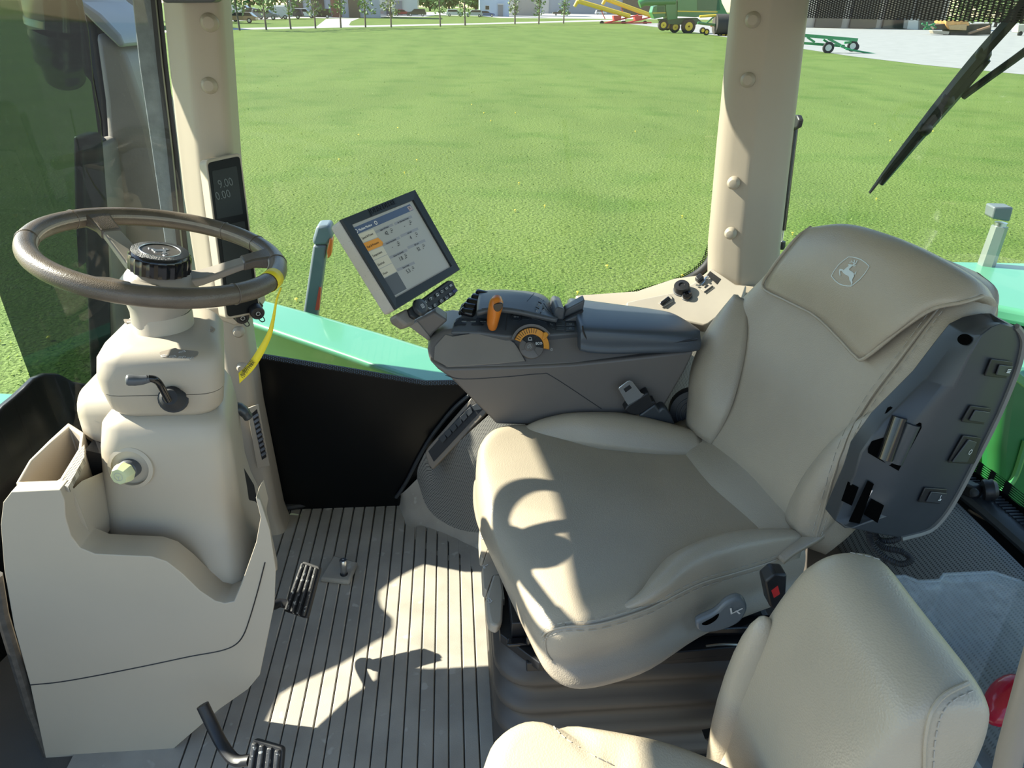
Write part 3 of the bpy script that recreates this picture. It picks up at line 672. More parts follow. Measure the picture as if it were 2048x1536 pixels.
obj('panel_seam', MB().tube(cr(seam, 4), .0012, 6), BLACK, con)
# storage tray on the left shoulder
ty = [atZ(x, y, .660) for x, y in ((33, 972), (60, 925), (100, 885), (138, 850), (170, 870), (166, 905), (128, 968), (112, 977))]
ty_in = [atZ(x, y, .660) for x, y in ((42, 968), (66, 928), (104, 892), (140, 860), (162, 876), (158, 903), (122, 962), (108, 970))]
tr = MB(); n8 = len(ty); low = [Vector((p.x*.99-.005, p.y*.99+.010, .575)) for p in ty_in]; rimu = [p+V(0, 0, .006) for p in ty_in]
outu = [p+V(0, 0, .006) for p in ty]
tr.loft([[p-V(0, 0, .22) for p in ty], outu, rimu, low], caps=False); tr.add(low, [tuple(range(n8))])
obj('storage_tray', tr, PANEL, con, bevel=.003)
# perforated strip beside the tray
PERF = dots_mat('perforated_beige', (.42, .37, .30), (.07, .06, .05), .0042, .30, axes='xy')
obj('perforated_strip', MB().prism([atZ(x, y, .655) for x, y in ((126, 980), (163, 910), (172, 900), (172, 925), (140, 985))], V(0, 0, .012)), PERF, con)
# dark gap behind the lip
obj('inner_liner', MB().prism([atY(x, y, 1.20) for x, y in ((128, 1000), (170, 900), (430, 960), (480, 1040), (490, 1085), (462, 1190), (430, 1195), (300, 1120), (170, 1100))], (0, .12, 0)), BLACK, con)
# rubber edge strip at the front of the console
obj('edge_strip', MB().tube([atY(x, y, 1.06) for x, y in ((-8, 1150), (5, 1230), (32, 1320), (62, 1420), (110, 1545))], .0105, 8), M('worn_brown_rubber', (.07, .06, .05), .7, var=(60, .3)), con)

# ================================================================== pedals and peg
def pedal(name, quad, armpath, label):
    t = thing(name, quad[2], label, 'pedal', 'ribbed floor pedals')
    a, b, c, d = quad  # top-left, top-right, bottom-right, bottom-left
    nrm = (b-a).cross(d-a).normalized();  nrm = nrm if nrm.z > 0 else -nrm
    pad = obj('pad', MB().prism(fillet([a, b, c, d], .008), -nrm*.012), RUBBER, t, bevel=.002)
    for k in range(4):
        u = (k+.5)/4; p = a.lerp(b, u)+(d-a)*.04; q = d.lerp(c, u)-(d-a)*.04
        obj('rib', MB().obox(p+nrm*.004, q+nrm*.004, (b-a).length*.13, .009, nrm), WORN, pad, bevel=.0018)
    obj('arm', MB().tube(cr(armpath, 5), .0115, 10, flat=.75), BLACK, t)
    return t
WORN = M('worn_pedal_rubber', (.05, .05, .052), .5, bump=(300, .3), var=(40, .4), spots=(120, .60, (.36, .36, .35)))
pedal('floor_pedal', [atZ(605, 1122, .215), atZ(640, 1134, .215), atZ(613, 1238, .13), atZ(567, 1222, .13)], [atZ(580, 1210, .135), atZ(560, 1206, .14), atZ(545, 1212, .15), atZ(520, 1215, .18)], 'black ribbed foot pedal with worn edges under the console, far one')
pedal('floor_pedal', [atZ(505, 1478, .20), atZ(566, 1496, .20), atZ(556, 1610, .12), atZ(486, 1590, .12)], [atZ(500, 1520, .16), atZ(470, 1520, .15), atZ(445, 1490, .16), atZ(422, 1445, .19), atZ(405, 1410, .22)], 'black ribbed foot pedal on a long arm at the bottom edge of the picture')
pg = thing('floor_peg', atZ(685, 1160, 0), 'grey metal peg on a small raised base in the floor mat', 'peg')
obj('base', MB().prism([atZ(x, y, .0) for x, y in ((640, 1165), (668, 1118), (716, 1132), (700, 1172))], V(0, 0, .016)), MATM, pg, bevel=.006)
obj('socket', MB().lathe(atZ(688, 1148, .0165), V(0, 0, 1), [(.0105, -.004), (.0105, .0006)], 18), BLACK, pg)
pp = atZ(688, 1148, .012); obj('pin', MB().lathe(pp, V(0.03, .06, 1), [(.0085, 0), (.0085, .026), (.0105, .027), (.0105, .046), (.009, .048), (.003, .048), (.003, .0472)], 20), STEEL, pg)

# ================================================================== front pillar: display, sockets, vent
dn = V(.42, -.88, .20).normalized(); dr = V(.88, .44, 0).normalized(); dr = (dr-dn*dr.dot(dn)).normalized(); du = dn.cross(dr)
pc = thing('pillar_display', atY(460, 420, 1.735), 'tall black instrument display in a beige case on the front pillar', 'display')
def quad_on(pts, p0, n): return [atP(x, y, p0, n) for x, y in pts]
dp0 = atY(455, 400, 1.71); dq = zz([(250, 300), (800, 205), (970, 1480), (420, 1700)], 380, 280, .127)
dnn = V(.62, -.76, .18).normalized()
front = quad_on([(411, 320), (482, 305), (522, 625), (452, 640)], dp0, dnn)
obj('case', MB().prism(fillet(front, .012, 5), -dnn*.042), BEIGE, pc, bevel=.003, seg=3)
fr2 = quad_on([(415, 326), (479, 312), (518, 622), (455, 634)], dp0+dnn*.0012, dnn)
fc = obj('face', MB().prism(fillet(fr2, .009, 5), dnn*.0012), DISPB, pc, bevel=.0006)
LCD = M('dead_lcd', (.022, .026, .027), .35, spec=.2)
lc = quad_on([(423.5, 342.5), (473, 332), (486, 428), (434, 438)], dp0+dnn*.0028, dnn)
ld = obj('screen', MB().prism(fillet(lc, .003), dnn*.0006), LCD, fc)
DIG = M('faint_lcd_digits', (.075, .085, .088), .3)
rx = (lc[1]-lc[0]).normalized(); ux = (lc[0]-lc[3]).normalized()
text('digits', '9.00', .026, atP(436, 370, dp0+dnn*.0042, dnn), rx, ux, DIG, ld, .0002, sx=.8)
text('digits', '0.00', .026, atP(431, 394, dp0+dnn*.0042, dnn), rx, ux, DIG, ld, .0002, sx=.8)
lc2 = quad_on([(478, 447), (489, 444), (508, 585), (496, 590)], dp0+dnn*.0028, dnn)
obj('screen', MB().prism(fillet(quad_on([(440, 452), (489, 442), (508, 588), (456, 598)], dp0+dnn*.0028, dnn), .003), dnn*.0006), LCD, fc)
# socket block on the pillar
sb = thing('power_socket_block', atY(470, 640, 1.70), 'beige block with two black capped power sockets on the front pillar', 'socket')
obj('block', MB().prism(fillet([atY(x, y, 1.69) for x, y in ((404, 630), (404, 617), (452, 612), (512, 606), (516, 628), (470, 653), (462, 650))], .008), V(0, .09, 0)), PANEL, sb, bevel=.006, seg=3)
for (x, y), L, lab in (((482, 627), .030, 'a'), ((511, 616), .036, 'b')):
    p = atY(x-4, y-2, 1.69); ax = V(.45, -.85, -.10).normalized()
    s_ = obj('socket', MB().lathe(p, ax, [(.019, -.004), (.019, .006), (.0165, .008), (.0165, L), (.015, L+.003), (.009, L+.003), (.008, L+.0015)], 24), BLACK, sb)
    obj('nut', MB().lathe(p, ax, [(.0225, -.003), (.0225, .004)], 6), NAVY, s_)
    obj('tether', MB().tube(cr([p+ax*L*.6+V(0, 0, -.017), p+ax*L+V(.006, 0, -.022), p+ax*(L+.008)+V(.012, 0, -.014), p+ax*(L+.004)+V(.006, 0, 0)], 5), .0013, 6), BLACK, s_)
    obj('cap_mark', MB().ring([p+ax*(L+.0035)+(V(0, 0, 1)*math.cos(a)+ax.cross(V(0, 0, 1)).normalized()*math.sin(a))*.0045 for a in [2*math.pi*k/16 for k in range(16)]], .0008, 5), GREYPR, s_)
# lower pillar air vent
av = thing('pillar_air_vent', atY(517, 870, 1.755), 'narrow upright air vent with slats low on the front pillar', 'vent')
vn = V(.10, -1, 0).normalized(); v0 = V(-.56, 1.748, .3)
fq = [(494, 816), (517, 807), (540, 930), (515, 936)]
obj('frame', MB().prism([atP(x, y, v0, vn) for x, y in fq], vn*.004), PANEL, av, bevel=.001)
obj('opening', MB().prism([atP(x, y, v0+vn*.0045, vn) for x, y in ((504, 827), (514, 818), (533, 914), (524, 920))], -vn*.003), BLACK, av)
for k in range(9):
    t = (k+.6)/9.3; a = (lerp(505, 524.5, t), lerp(829, 917, t)); b = (lerp(515, 533, t), lerp(822, 911, t))
    obj('slat', MB().obox(atP(*a, v0+vn*.006, vn), atP(*b, v0+vn*.006, vn), .010, .0016, V(0, -.6, .8)), GREYT, av)
# ================================================================== surfaces to drape marks on
from mathutils.bvhtree import BVHTree
class Drape:
    def __init__(s, mb): s.t = BVHTree.FromPolygons([tuple(v) for v in mb.v], mb.f)
    def p(s, x, y, lift=.0007):
        d = ray(x, y).normalized(); h, n, i, L = s.t.ray_cast(CAM, d)
        if h is None: return None
        if n.dot(d) > 0: n = -n
        return h+n*lift
    def pn(s, x, y):
        d = ray(x, y).normalized(); h, n, i, L = s.t.ray_cast(CAM, d)
        return (h, n if n.dot(d) < 0 else -n) if h is not None else (None, None)
    def line(s, pts, lift=.0007, n=6): return [q for q in (s.p(v.x, v.y, lift) for v in cr([V(a, b, 0) for a, b in pts], n)) if q is not None]
    def down(s, x, y, z=2):
        h, n, i, L = s.t.ray_cast(V(x, y, z), V(0, 0, -1)); return h
def dashes(name, path, mat, parent, r=.0008, k=2, gap=1):
    mb = MB(); i = 0
    while i+k < len(path): mb.tube(path[i:i+k+1], r, 5); i += k+gap
    o = obj(name, mb, mat, parent); o['kind'] = 'stuff'; return o
def pillow(outline, zlo, ztop, r, crown=.01, n=5, shape=None):
    P = [Vector((a, b, 0)) for a, b in outline]; m = len(P); c = sum(P, Vector())/m; rings = [[Vector((p.x, p.y, zlo)) for p in P]]
    for k in range(n+1):
        a = math.pi/2*k/n; ins = r*(1-math.cos(a)); z = ztop-r+r*math.sin(a)
        rings.append([Vector((p.x, p.y, z))+(c-p).normalized()*ins for p in P])
    last = rings[-1]
    for t in (.25, .5, .75, .95):
        rings.append([Vector(((p.x+(c.x-p.x)*t), (p.y+(c.y-p.y)*t), ztop+crown*math.sin(t*math.pi/2))) for p in last])
    if shape: rings = [[Vector((q.x, q.y, q.z+(shape(q.x, q.y) if i > 1 else 0))) for q in rg] for i, rg in enumerate(rings)]
    return MB().loft(rings)

# ================================================================== driver seat
TH = math.radians(14); S0 = V(.35, 1.17, 0); SB = V(math.cos(TH), math.sin(TH), 0); SN = V(math.sin(TH), -math.cos(TH), 0)
def SL(u, v, z): return S0+SB*u+SN*v+V(0, 0, z)
LEAN = math.tan(math.radians(22)); BN = (SB-V(0, 0, LEAN)).normalized()   # points back and down
BP0 = S0+SB*.28+V(0, 0, .5)
def bp(x, y, off=0): return atP(x, y, BP0-BN*off, BN)
def bv(v, z, off=0): return SL(.28+(z-.5)*LEAN, v, z)-BN*off
seat = thing('driver_seat', SL(0, -.04, 0), 'taupe leather driver seat with raised side bolsters and a stitched headrest flap', 'seat')
secs = []
for u, vn, vf, zl, zt_, fz in ((-.283, .150, -.08, .415, .440, 0), (-.280, .205, -.13, .392, .455, 0), (-.272, .226, -.185, .378, .466, .004), (-.255, .240, -.258, .366, .479, .014), (-.225, .250, -.330, .360, .488, .026), (-.17, .252, -.370, .358, .492, .032), (-.09, .246, -.366, .358, .490, .028), (.03, .214, -.335, .360, .486, .0), (.15, .198, -.305, .36, .480, 0), (.29, .190, -.26, .36, .476, 0)):
    h = zt_-zl
    ring = [(vn-.01, zl), (vn+.004, zl+h*.35), (vn, zl+h*.78), (vn-.022, zl+h*.95), (vn-.08, zt_+.002), ((vn+vf)/2, zt_-.004), (vf+.10, zt_+.002+fz*.6), (vf+.035, zl+h*.97+fz), (vf+.003, zl+h*.80+fz*.8), (vf-.002, zl+h*.35), (vf+.012, zl)]
    secs.append([SL(u, a, z) for a, z in ring])
cols = [cr(list(c), 4) for c in zip(*secs)]
rings = [cr(r, 4, True) for r in zip(*cols)]
CUSH = MB().loft(rings)
cu = obj('seat_cushion', CUSH, LEATHER, seat, smooth=60); DC = Drape(CUSH)
# raised bolsters
nb = [[SL(u, v-(.009 if j > 2 else 0), z) for j, (v, z) in enumerate(r)] for u, r in (
    (-.150, ((.225, .470), (.228, .472), (.230, .470), (.235, .455), (.235, .43))),
    (-.095, ((.215, .480), (.227, .492), (.2375, .487), (.2420, .466), (.236, .42))),
    (-.045, ((.180, .484), (.206, .509), (.229, .506), (.2390, .478), (.238, .41))),
    (.02, ((.141, .482), (.174, .520), (.204, .520), (.2210, .486), (.226, .40))),
    (.12, ((.127, .480), (.158, .520), (.188, .520), (.2060, .488), (.208, .39))),
    (.22, ((.140, .478), (.164, .512), (.186, .512), (.2010, .484), (.200, .385))),
    (.275, ((.160, .476), (.170, .498), (.184, .500), (.1980, .478), (.194, .385))))]
NB = MB().patch(nb, 4, 4); obj('seat_bolster', NB, LEATHER, seat, smooth=80, solid=.006, off=0); DNB = Drape(NB)
fbm = [[SL(u, v, z) for v, z in r] for u, r in (
    (-.14, ((-.320, .486), (-.325, .492), (-.332, .490), (-.338, .475), (-.338, .42))),
    (-.09, ((-.296, .488), (-.312, .516), (-.330, .520), (-.345, .490), (-.345, .42))),
    (-.02, ((-.270, .486), (-.292, .532), (-.320, .536), (-.345, .500), (-.345, .42))),
    (.05, ((-.232, .484), (-.262, .535), (-.300, .540), (-.332, .500), (-.335, .42))),
    (.13, ((-.196, .480), (-.232, .530), (-.275, .536), (-.312, .498), (-.315, .42))),
    (.21, ((-.170, .476), (-.200, .514), (-.235, .520), (-.275, .490), (-.28, .42))),
    (.27, ((-.155, .476), (-.175, .498), (-.205, .505), (-.245, .48), (-.25, .42))))]
FBM = MB().patch(fbm, 4, 4); obj('seat_bolster', FBM, LEATHER, seat, smooth=80, solid=.012, off=0)
# piping and stitching along the near side
allm = MB(); allm.add(CUSH.v, CUSH.f); allm.add(NB.v, NB.f); DA = Drape(allm)
pip = [(1086, 1272), (1098, 1262), (1130, 1254), (1200, 1247), (1290, 1219), (1345, 1190), (1400, 1164), (1460, 1146), (1520, 1128), (1575, 1108)]
obj('piping', MB().tube(DA.line(pip, .0034), .0022, 6), LEATHER, seat)
dashes('stitching', DA.line([(a, b-8) for a, b in pip], .0036, 9), STITCH, seat, .0007)
dashes('stitching', DA.line([(a+2, b+9) for a, b in pip], .0036, 9), STITCH, seat, .0007)
sd2 = [(1104, 1322), (1092, 1300), (1092, 1275), (1108, 1258), (1130, 1250)]
ln = DA.line(sd2, .0006)
if len(ln) > 3: obj('corner_piping', MB().tube(ln, .0022, 6), LEATHER, seat)
# strip of leather where cushion meets back
obj('gusset', MB().patch([[SL(u, v, z) for v in (-.27, -.15, 0, .12, .21)] for u, z in ((.215, .470), (.235, .487), (.265, .500), (.295, .512), (.31, .53))], 3, 4), LEATHER, seat, smooth=80, solid=.01)
# backrest
bs = []
for z, vf, vn, dep, fo in ((.47, -.20, .175, .07, -.03), (.50, -.235, .196, .085, -.004), (.54, -.275, .208, .10, .004), (.60, -.325, .214, .105, .006), (.67, -.338, .216, .105, .006), (.74, -.325, .217, .10, .004), (.80, -.295, .219, .095, .002), (.86, -.268, .222, .09, .0), (.92, -.242, .222, .085, -.002), (.97, -.215, .212, .075, -.012), (1.005, -.17, .185, .06, -.028), (1.02, -.12, .13, .045, -.045)):
    m_ = (vf+vn)/2; ring = [(vn, fo-.006), (vn-.03, fo+.006), (vn-.10, fo+.002), (m_, fo-.006), (vf+.11, fo+.0), (vf+.035, fo+.006), (vf+.002, fo-.012), (vf+.004, fo-dep*.7), (vf+.05, fo-dep), (m_, fo-dep*1.1), (vn-.05, fo-dep), (vn+.012, fo-dep*.72), (vn+.012, fo-.035)]
    bs.append([bv(a, z, b) for a, b in ring])
cols = [cr(list(c), 4) for c in zip(*bs)]; BK = MB().loft([cr(r, 4, True) for r in zip(*cols)])
obj('backrest', BK, LEATHER, seat, smooth=60); DB = Drape(BK)
# backrest bolsters
nbk = [[bv(v, z, o) for v, o in r] for z, r in (
    (.50, ((.120, -.004), (.15, .012), (.18, .014), (.204, -.012))), (.54, ((.116, .0), (.148, .026), (.184, .028), (.214, -.008))),
    (.60, ((.118, .002), (.150, .036), (.190, .038), (.222, -.006))), (.67, ((.130, .0), (.160, .036), (.196, .038), (.225, -.006))),
    (.73, ((.155, .0), (.180, .026), (.204, .028), (.224, -.006))), (.775, ((.190, .0), (.202, .012), (.214, .012), (.223, -.006))), (.795, ((.208, .0), (.212, .003), (.217, .002), (.222, -.006))))]
NBK = MB().patch(nbk, 4, 4); obj('back_bolster', NBK, LEATHER, seat, smooth=80, solid=.006, off=0)
fbk = [[bv(v, z, o) for v, o in r] for z, r in (
    (.505, ((-.150, -.002), (-.19, .014), (-.235, .012), (-.262, -.014))), (.56, ((-.142, .002), (-.19, .028), (-.25, .026), (-.310, -.012))),
    (.62, ((-.150, .004), (-.21, .036), (-.28, .034), (-.345, -.014))), (.70, ((-.185, .002), (-.24, .034), (-.30, .030), (-.352, -.016))),
    (.76, ((-.225, .002), (-.265, .024), (-.30, .020), (-.332, -.014))), (.80, ((-.275, .0), (-.288, .010), (-.300, .008), (-.312, -.014))))]
obj('back_bolster', MB().patch(fbk, 4, 4), LEATHER, seat, smooth=80, solid=.012, off=0)
am2 = MB(); am2.add(BK.v, BK.f); am2.add(NBK.v, NBK.f); DB2 = Drape(am2)
bpip = [(1888, 606), (1850, 655), (1800, 722), (1745, 795), (1700, 870), (1668, 950), (1644, 1030), (1632, 1072)]
obj('piping', MB().tube(DB2.line(bpip, .0032), .0022, 6), LEATHER, seat)
dashes('stitching', DB2.line([(a-9, b-4) for a, b in bpip], .0034, 10), STITCH, seat, .0007)
dashes('stitching', DB2.line([(a+9, b+4) for a, b in bpip], .0034, 10), STITCH, seat, .0007)
SEAMD = M('dark_leather_seam', (.10, .085, .07), .6)
for pts in ([(1470, 602), (1476, 640), (1468, 690), (1452, 770), (1445, 840), (1448, 872)],):
    q = DB2.line(pts, .0003)
# headrest flap
hr_px = (((1526, 575), (1575, 603), (1630, 632), (1680, 680), (1710, 712), (1730, 716)), ((1543, 538), (1610, 562), (1675, 588), (1740, 628), (1785, 660), (1802, 659)), ((1568, 505), (1640, 512), (1715, 532), (1790, 567), (1845, 606), (1866, 618)), ((1595, 474), (1665, 477), (1745, 492), (1830, 527), (1900, 580), (1925, 605)), ((1622, 454), (1690, 448), (1775, 470), (1860, 507), (1940, 556), (1966, 592)))
ho = ((.016, .018, .018, .018, .018, .016), (.026, .032, .034, .034, .032, .024), (.026, .036, .038, .038, .034, .024), (.020, .030, .032, .030, .022, .012), (-.004, .006, .006, .004, -.004, -.012))
hr = [[bp(x, y, o) for (x, y), o in zip(r, oo)] for r, oo in zip(hr_px, ho)]
hr.append([p+BN*.045+V(0, 0, -.004) for p in hr[-1]]); hr.append([p+BN*.06+V(0, 0, -.05) for p in hr[-2]])
HR = MB().patch(hr, 5, 5); hd_ = obj('headrest_flap', HR, LEATHER, seat, smooth=80, solid=.016); DH = Drape(HR)
ed = [hr[0][k] for k in range(6)]+[hr[i][5] for i in range(1, 5)]
obj('flap_edge', MB().tube(cr([hr[i][0] for i in range(4, 0, -1)]+ed, 5), .0035, 8), LEATHER, hd_)
PALE = M('pale_blue_grey_print', (.62, .68, .68), .6)
def z6p(a, b): return (1640+a*.0651, 490+b*.0651)
em = MB()
for poly in DEER:
    P = [DH.p(*z6p(a, b), .0012) for a, b in poly]
    if all(P): em.add(P, [tuple(range(len(P)))])
shp = [DH.p(*z6p(a, b), .0010) for a, b in SHIELD]
if all(shp):
    n_ = len(shp); c = sum(shp, Vector())/n_; inn = [p+(c-p).normalized()*.0017 for p in shp]; em.add(shp+inn, [(i, (i+1) % n_, n_+(i+1) % n_, n_+i) for i in range(n_)])
obj('emblem', em, PALE, hd_, smooth=None, label='pale leaping deer emblem in a shield outline')

# seat base: steel pan, suspension bellows
pan = [atZ(x, y, .325) for x, y in ((990, 1090), (1000, 1268), (1078, 1326), (1110, 1326))]+[V(.60, .955, .325), V(.62, 1.40, .325), V(.075, 1.40, .325)]
obj('seat_pan', MB().prism(pan, V(0, 0, -.022)), BLACK, seat, bevel=.002)
obj('seat_pan_upper', MB().prism([V(.095, 1.00, .325), V(.58, 1.00, .325), V(.58, 1.38, .325), V(.095, 1.38, .325)], V(0, 0, .04)), BLACK, seat, bevel=.002)
obj('pan_slot', MB().box(atZ(1040, 1284, .329), (.050, .018, .008)), GLOSSB, seat, bevel=.003)
obj('pan_hole', MB().lathe(atZ(1083, 1309, .326), V(0, 0, 1), [(.007, 0), (.007, .0006)], 16), M('hole_grey', (.25, .24, .22), .6), seat)
obj('slide_rail', MB().obox(V(.12, .958, .30), V(.62, .958, .300), .014, .022), BLACK, seat, bevel=.002)
obj('slide_rail', MB().obox(V(.12, .985, .345), V(.60, .985, .345), .03, .020), GLOSSB, seat, bevel=.003)
obj('cable', MB().tube(cr([atY(x, y, .945) for x, y in ((1412, 1292), (1440, 1289), (1470, 1289), (1500, 1291))], 4), .0022, 6), STEEL, seat)
for x, y in ((1262, 1312), (1296, 1312), (1330, 1308)): obj('bolt', MB().lathe(atY(x, y, .95), V(0, -1, .2), [(.009, 0), (.009, .006), (.006, .008)], 8), BLACK, seat)
bl = []
for k in range(33):
    t = k/32; z = lerp(.305, .0, t); w = .020*(1-math.cos(t*2*math.pi*4))/2+.004
    bl.append([V(a, b, z) for a, b in rrect(.085-w, .62+w, .965-w*1.1, 1.42+w, .07, 6)])
obj('suspension_bellows', MB().loft(bl), M('brown_black_rubber', (.06, .052, .045), .5), seat, smooth=70)
# front control tabs
for pts, sym in ((((155, 140), (80, 205), (75, 330), (86, 500), (110, 515), (160, 380), (215, 360), (190, 145)), 'bars'), (((165, 370), (120, 500), (100, 570), (110, 780), (140, 805), (190, 660), (265, 645), (235, 372)), 'seat'), (((190, 650), (145, 800), (130, 860), (142, 1000), (165, 1100), (230, 1126), (275, 1080), (290, 820), (265, 652)), 'arrow_r')):
    q = zz(pts, 940, 1020, .2214); P = [atZ(x, y, .322) for x, y in q]
    tb = obj('control_tab', MB().prism(fillet(P, .006), V(.004, 0, .022)), PANEL, seat, bevel=.005, seg=3)
    c = sum(P, Vector())/len(P); strokes('tab_symbol', ICON[sym], c+V(-.006, 0, .0225), V(.3, -1, 0), V(-1, -.3, 0) if False else V(1, .3, 0), .012, .0016, WHITEP, tb)
obj('tab_side', MB().obox(atZ(984, 1052, .333), atZ(1004, 1205, .333), .010, .020), M('worn_tan_edge', (.26, .22, .16), .6, var=(80, .3)), seat)
lvm = M('blue_grey_lever_plastic', (.15, .165, .175), .35)
def lever(px, hole, yv, sym, lab):
    l = obj('seat_lever', MB().prism([v for v in cr([atY(x, y, yv) for x, y in px], 4, True)], V(0, .014, .006)), lvm, seat, bevel=.005, seg=3, label=lab)
    obj('lever_recess', MB().prism(cr([atY(x, y, yv-.001) for x, y in hole], 4, True), V(0, .003, 0)), VOID, l)
    x, y = sym; strokes('check_mark', [[(-.5, .45), (-.25, -.35), (.55, .35)], [(.1, .05), (.5, -.4)]], atY(x, y, yv-.0015), V(1, 0, 0), V(0, -.2, 1), .020, .0032, WHITEP, l)
lever(((1106, 1308), (1112, 1296), (1128, 1300), (1150, 1312), (1185, 1318), (1195, 1326), (1186, 1340), (1160, 1349), (1130, 1350), (1104, 1342), (1094, 1328)), ((1112, 1318), (1124, 1312), (1136, 1320), (1120, 1324)), .905, (1149, 1334), 'grey seat lever with a white mark under the front corner')
lever(((1392, 1250), (1400, 1242), (1430, 1228), (1452, 1208), (1475, 1199), (1490, 1206), (1494, 1222), (1480, 1245), (1450, 1260), (1415, 1267), (1396, 1262)), ((1404, 1248), (1425, 1236), (1438, 1228), (1432, 1240), (1415, 1250)), .93, (1470, 1222), 'grey seat lever with a white mark below the side bolster')
# ------------------------------------------------------------------ folded-up left armrest
def sv(x, y, v): return atP(x, y, S0+SN*v, SN)
st_ = [((1668, 1042), (1702, 1056), (1800, 1076)), ((1684, 1004), (1768, 1034), (1856, 1060)), ((1708, 950), (1800, 980), (1886, 1032)), ((1722, 905), (1824, 928), (1912, 992)), ((1765, 845), (1858, 862), (1952, 916)), ((1850, 760), (1908, 776), (1996, 828)), ((1900, 695), (1938, 712), (2030, 745)), ((1925, 664), (1962, 670), (2044, 690)), ((1955, 649), (1982, 654), (2040, 666)), ((1990, 643), (2004, 645), (2030, 652))]
rgs = []
for i, (l, r, e) in enumerate(st_):
    L, R, E_ = sv(*l, .262), sv(*r, .300), sv(*e, .292)
    Eb = E_-SN*.055+SB*.012; Lb = L-SN*.035+SB*.008
    rgs.append([Lb, L, L.lerp(R, .5)+SN*.006, R, R.lerp(E_, .55)+SN*.003, E_, Eb, Lb.lerp(Eb, .5)])
LA = MB().loft(rgs)
la = obj('left_armrest', LA, NAVY, seat, bevel=.004, seg=2, smooth=45, label='dark folded-up left armrest with switches along its edge'); DL = Drape(LA)
def dpoly(D, pts, lift, name, mat, parent, th=.0015, **k):
    P = [D.p(x, y, lift) for x, y in pts]
    if not all(P): return None
    nn = (P[1]-P[0]).cross(P[2]-P[0]).normalized(); nn = nn if nn.dot(ray(*pts[0])) < 0 else -nn
    return obj(name, MB().prism(P, nn*th), mat, parent, **k)
z8 = lambda pts: zz(pts, 1580, 620, .2936)
obj('edge_trim', MB().tube(cr([q+SN*.002 for q in [r[5] for r in rgs]], 3), .0055, 6), M('grey_edge_trim', (.17, .165, .15), .5), la)
dpoly(DL, z8([(1148+50+50*math.cos(a), 205+38*math.sin(a)) for a in [2*math.pi*k/20 for k in range(20)]]), .0025, 'screw_hole', VOID, la, .0006)
dpoly(DL, z8([(690, 662), (893, 770), (893, 800), (735, 1090), (530, 970), (530, 940), (670, 670)]), .0025, 'recess', VOID, la, .0006)
P0, P1 = DL.p(*z8([(745, 730)])[0], .004), DL.p(*z8([(640, 1010)])[0], .004)
if P0 and P1:
    ro = obj('roller', MB().tube([P0, P1], .0125, 16), GLOSSB, la)
    obj('roller_shoulder', MB().tube([DL.p(*z8([(830, 770)])[0], -.004), DL.p(*z8([(715, 1040)])[0], -.004)], .014, 14), NAVY, la)
dpoly(DL, z8([(403, 1168), (467, 1205), (420, 1328), (358, 1298)]), .0025, 'square_hole', VOID, la, .0006)
dpoly(DL, z8([(553, 1280), (636, 1325), (588, 1444), (500, 1395)]), .0025, 'square_hole', VOID, la, .0006)
dpoly(DL, z8([(528, 1155), (570, 1180), (470, 1460), (400, 1440)]), .0025, 'slot', VOID, la, .0005)
a_, b_ = DL.p(*z8([(556, 1220)])[0], .002), DL.p(*z8([(508, 1310)])[0], .002)
if a_ and b_: obj('pin', MB().tube([a_, b_], .0028, 8), CHROME, la)
for pts, inner, k in ((((1355, 325), (1500, 345), (1455, 458), (1308, 440)), ((1400, 360), (1490, 372), (1460, 440), (1375, 428)), 'lines'), (((1215, 642), (1355, 662), (1300, 770), (1152, 752)), ((1235, 668), (1335, 682), (1295, 752), (1195, 738)), None), (((1165, 845), (1285, 862), (1235, 1040), (1062, 1030)), ((1190, 868), (1245, 885), (1180, 1020), (1080, 1020)), 'ring'), (((905, 1200), (1055, 1212), (1005, 1310), (860, 1298)), ((940, 1222), (1045, 1232), (1000, 1300), (905, 1288)), 'seat')):
    sw_ = dpoly(DL, z8(pts), .0025, 'switch', BLACK, la, .003, bevel=.001)
    if sw_:
        dpoly(DL, z8(inner), .0058, 'switch_face', NAVY, sw_, .0025, bevel=.0008)
        if k:
            cx = sum(p[0] for p in inner)/4+22; cy = sum(p[1] for p in inner)/4; o_ = DL.p(*z8([(cx, cy)])[0], .0090)
            if o_:
                rr2 = (DL.p(*z8([(cx+60, cy+8)])[0], .007) or o_+SB)-o_
                strokes('switch_symbol', ICON[k], o_, rr2, V(0, 0, 1), .011, .0012, WHITEP, sw_)
# coiled cable below the armrest
hs = thing('coiled_cable', sv(1760, 1100, .25)-V(0, 0, .03), 'dark corrugated cable looping out below the left armrest', 'cable')
cm = MB()
pth = cr([atY(x, y, yy) for x, y, yy in ((1738, 1062, .98), (1742, 1085, .97), (1765, 1112, .95), (1800, 1128, .93), (1822, 1120, .93), (1806, 1104, .95), (1770, 1096, .97), (1752, 1082, .985))], 14)
cm.tube(pth, [.0062 if i % 2 else .0048 for i in range(len(pth))], 8)
obj('hose', cm, RUBBER, hs)
pth = cr([atY(x, y, yy) for x, y, yy in ((1748, 1064, 1.0), (1760, 1080, .99), (1790, 1080, .98), (1800, 1070, .99))], 14)
obj('hose', MB().tube(pth, [.0062 if i % 2 else .0048 for i in range(len(pth))], 8), RUBBER, hs)
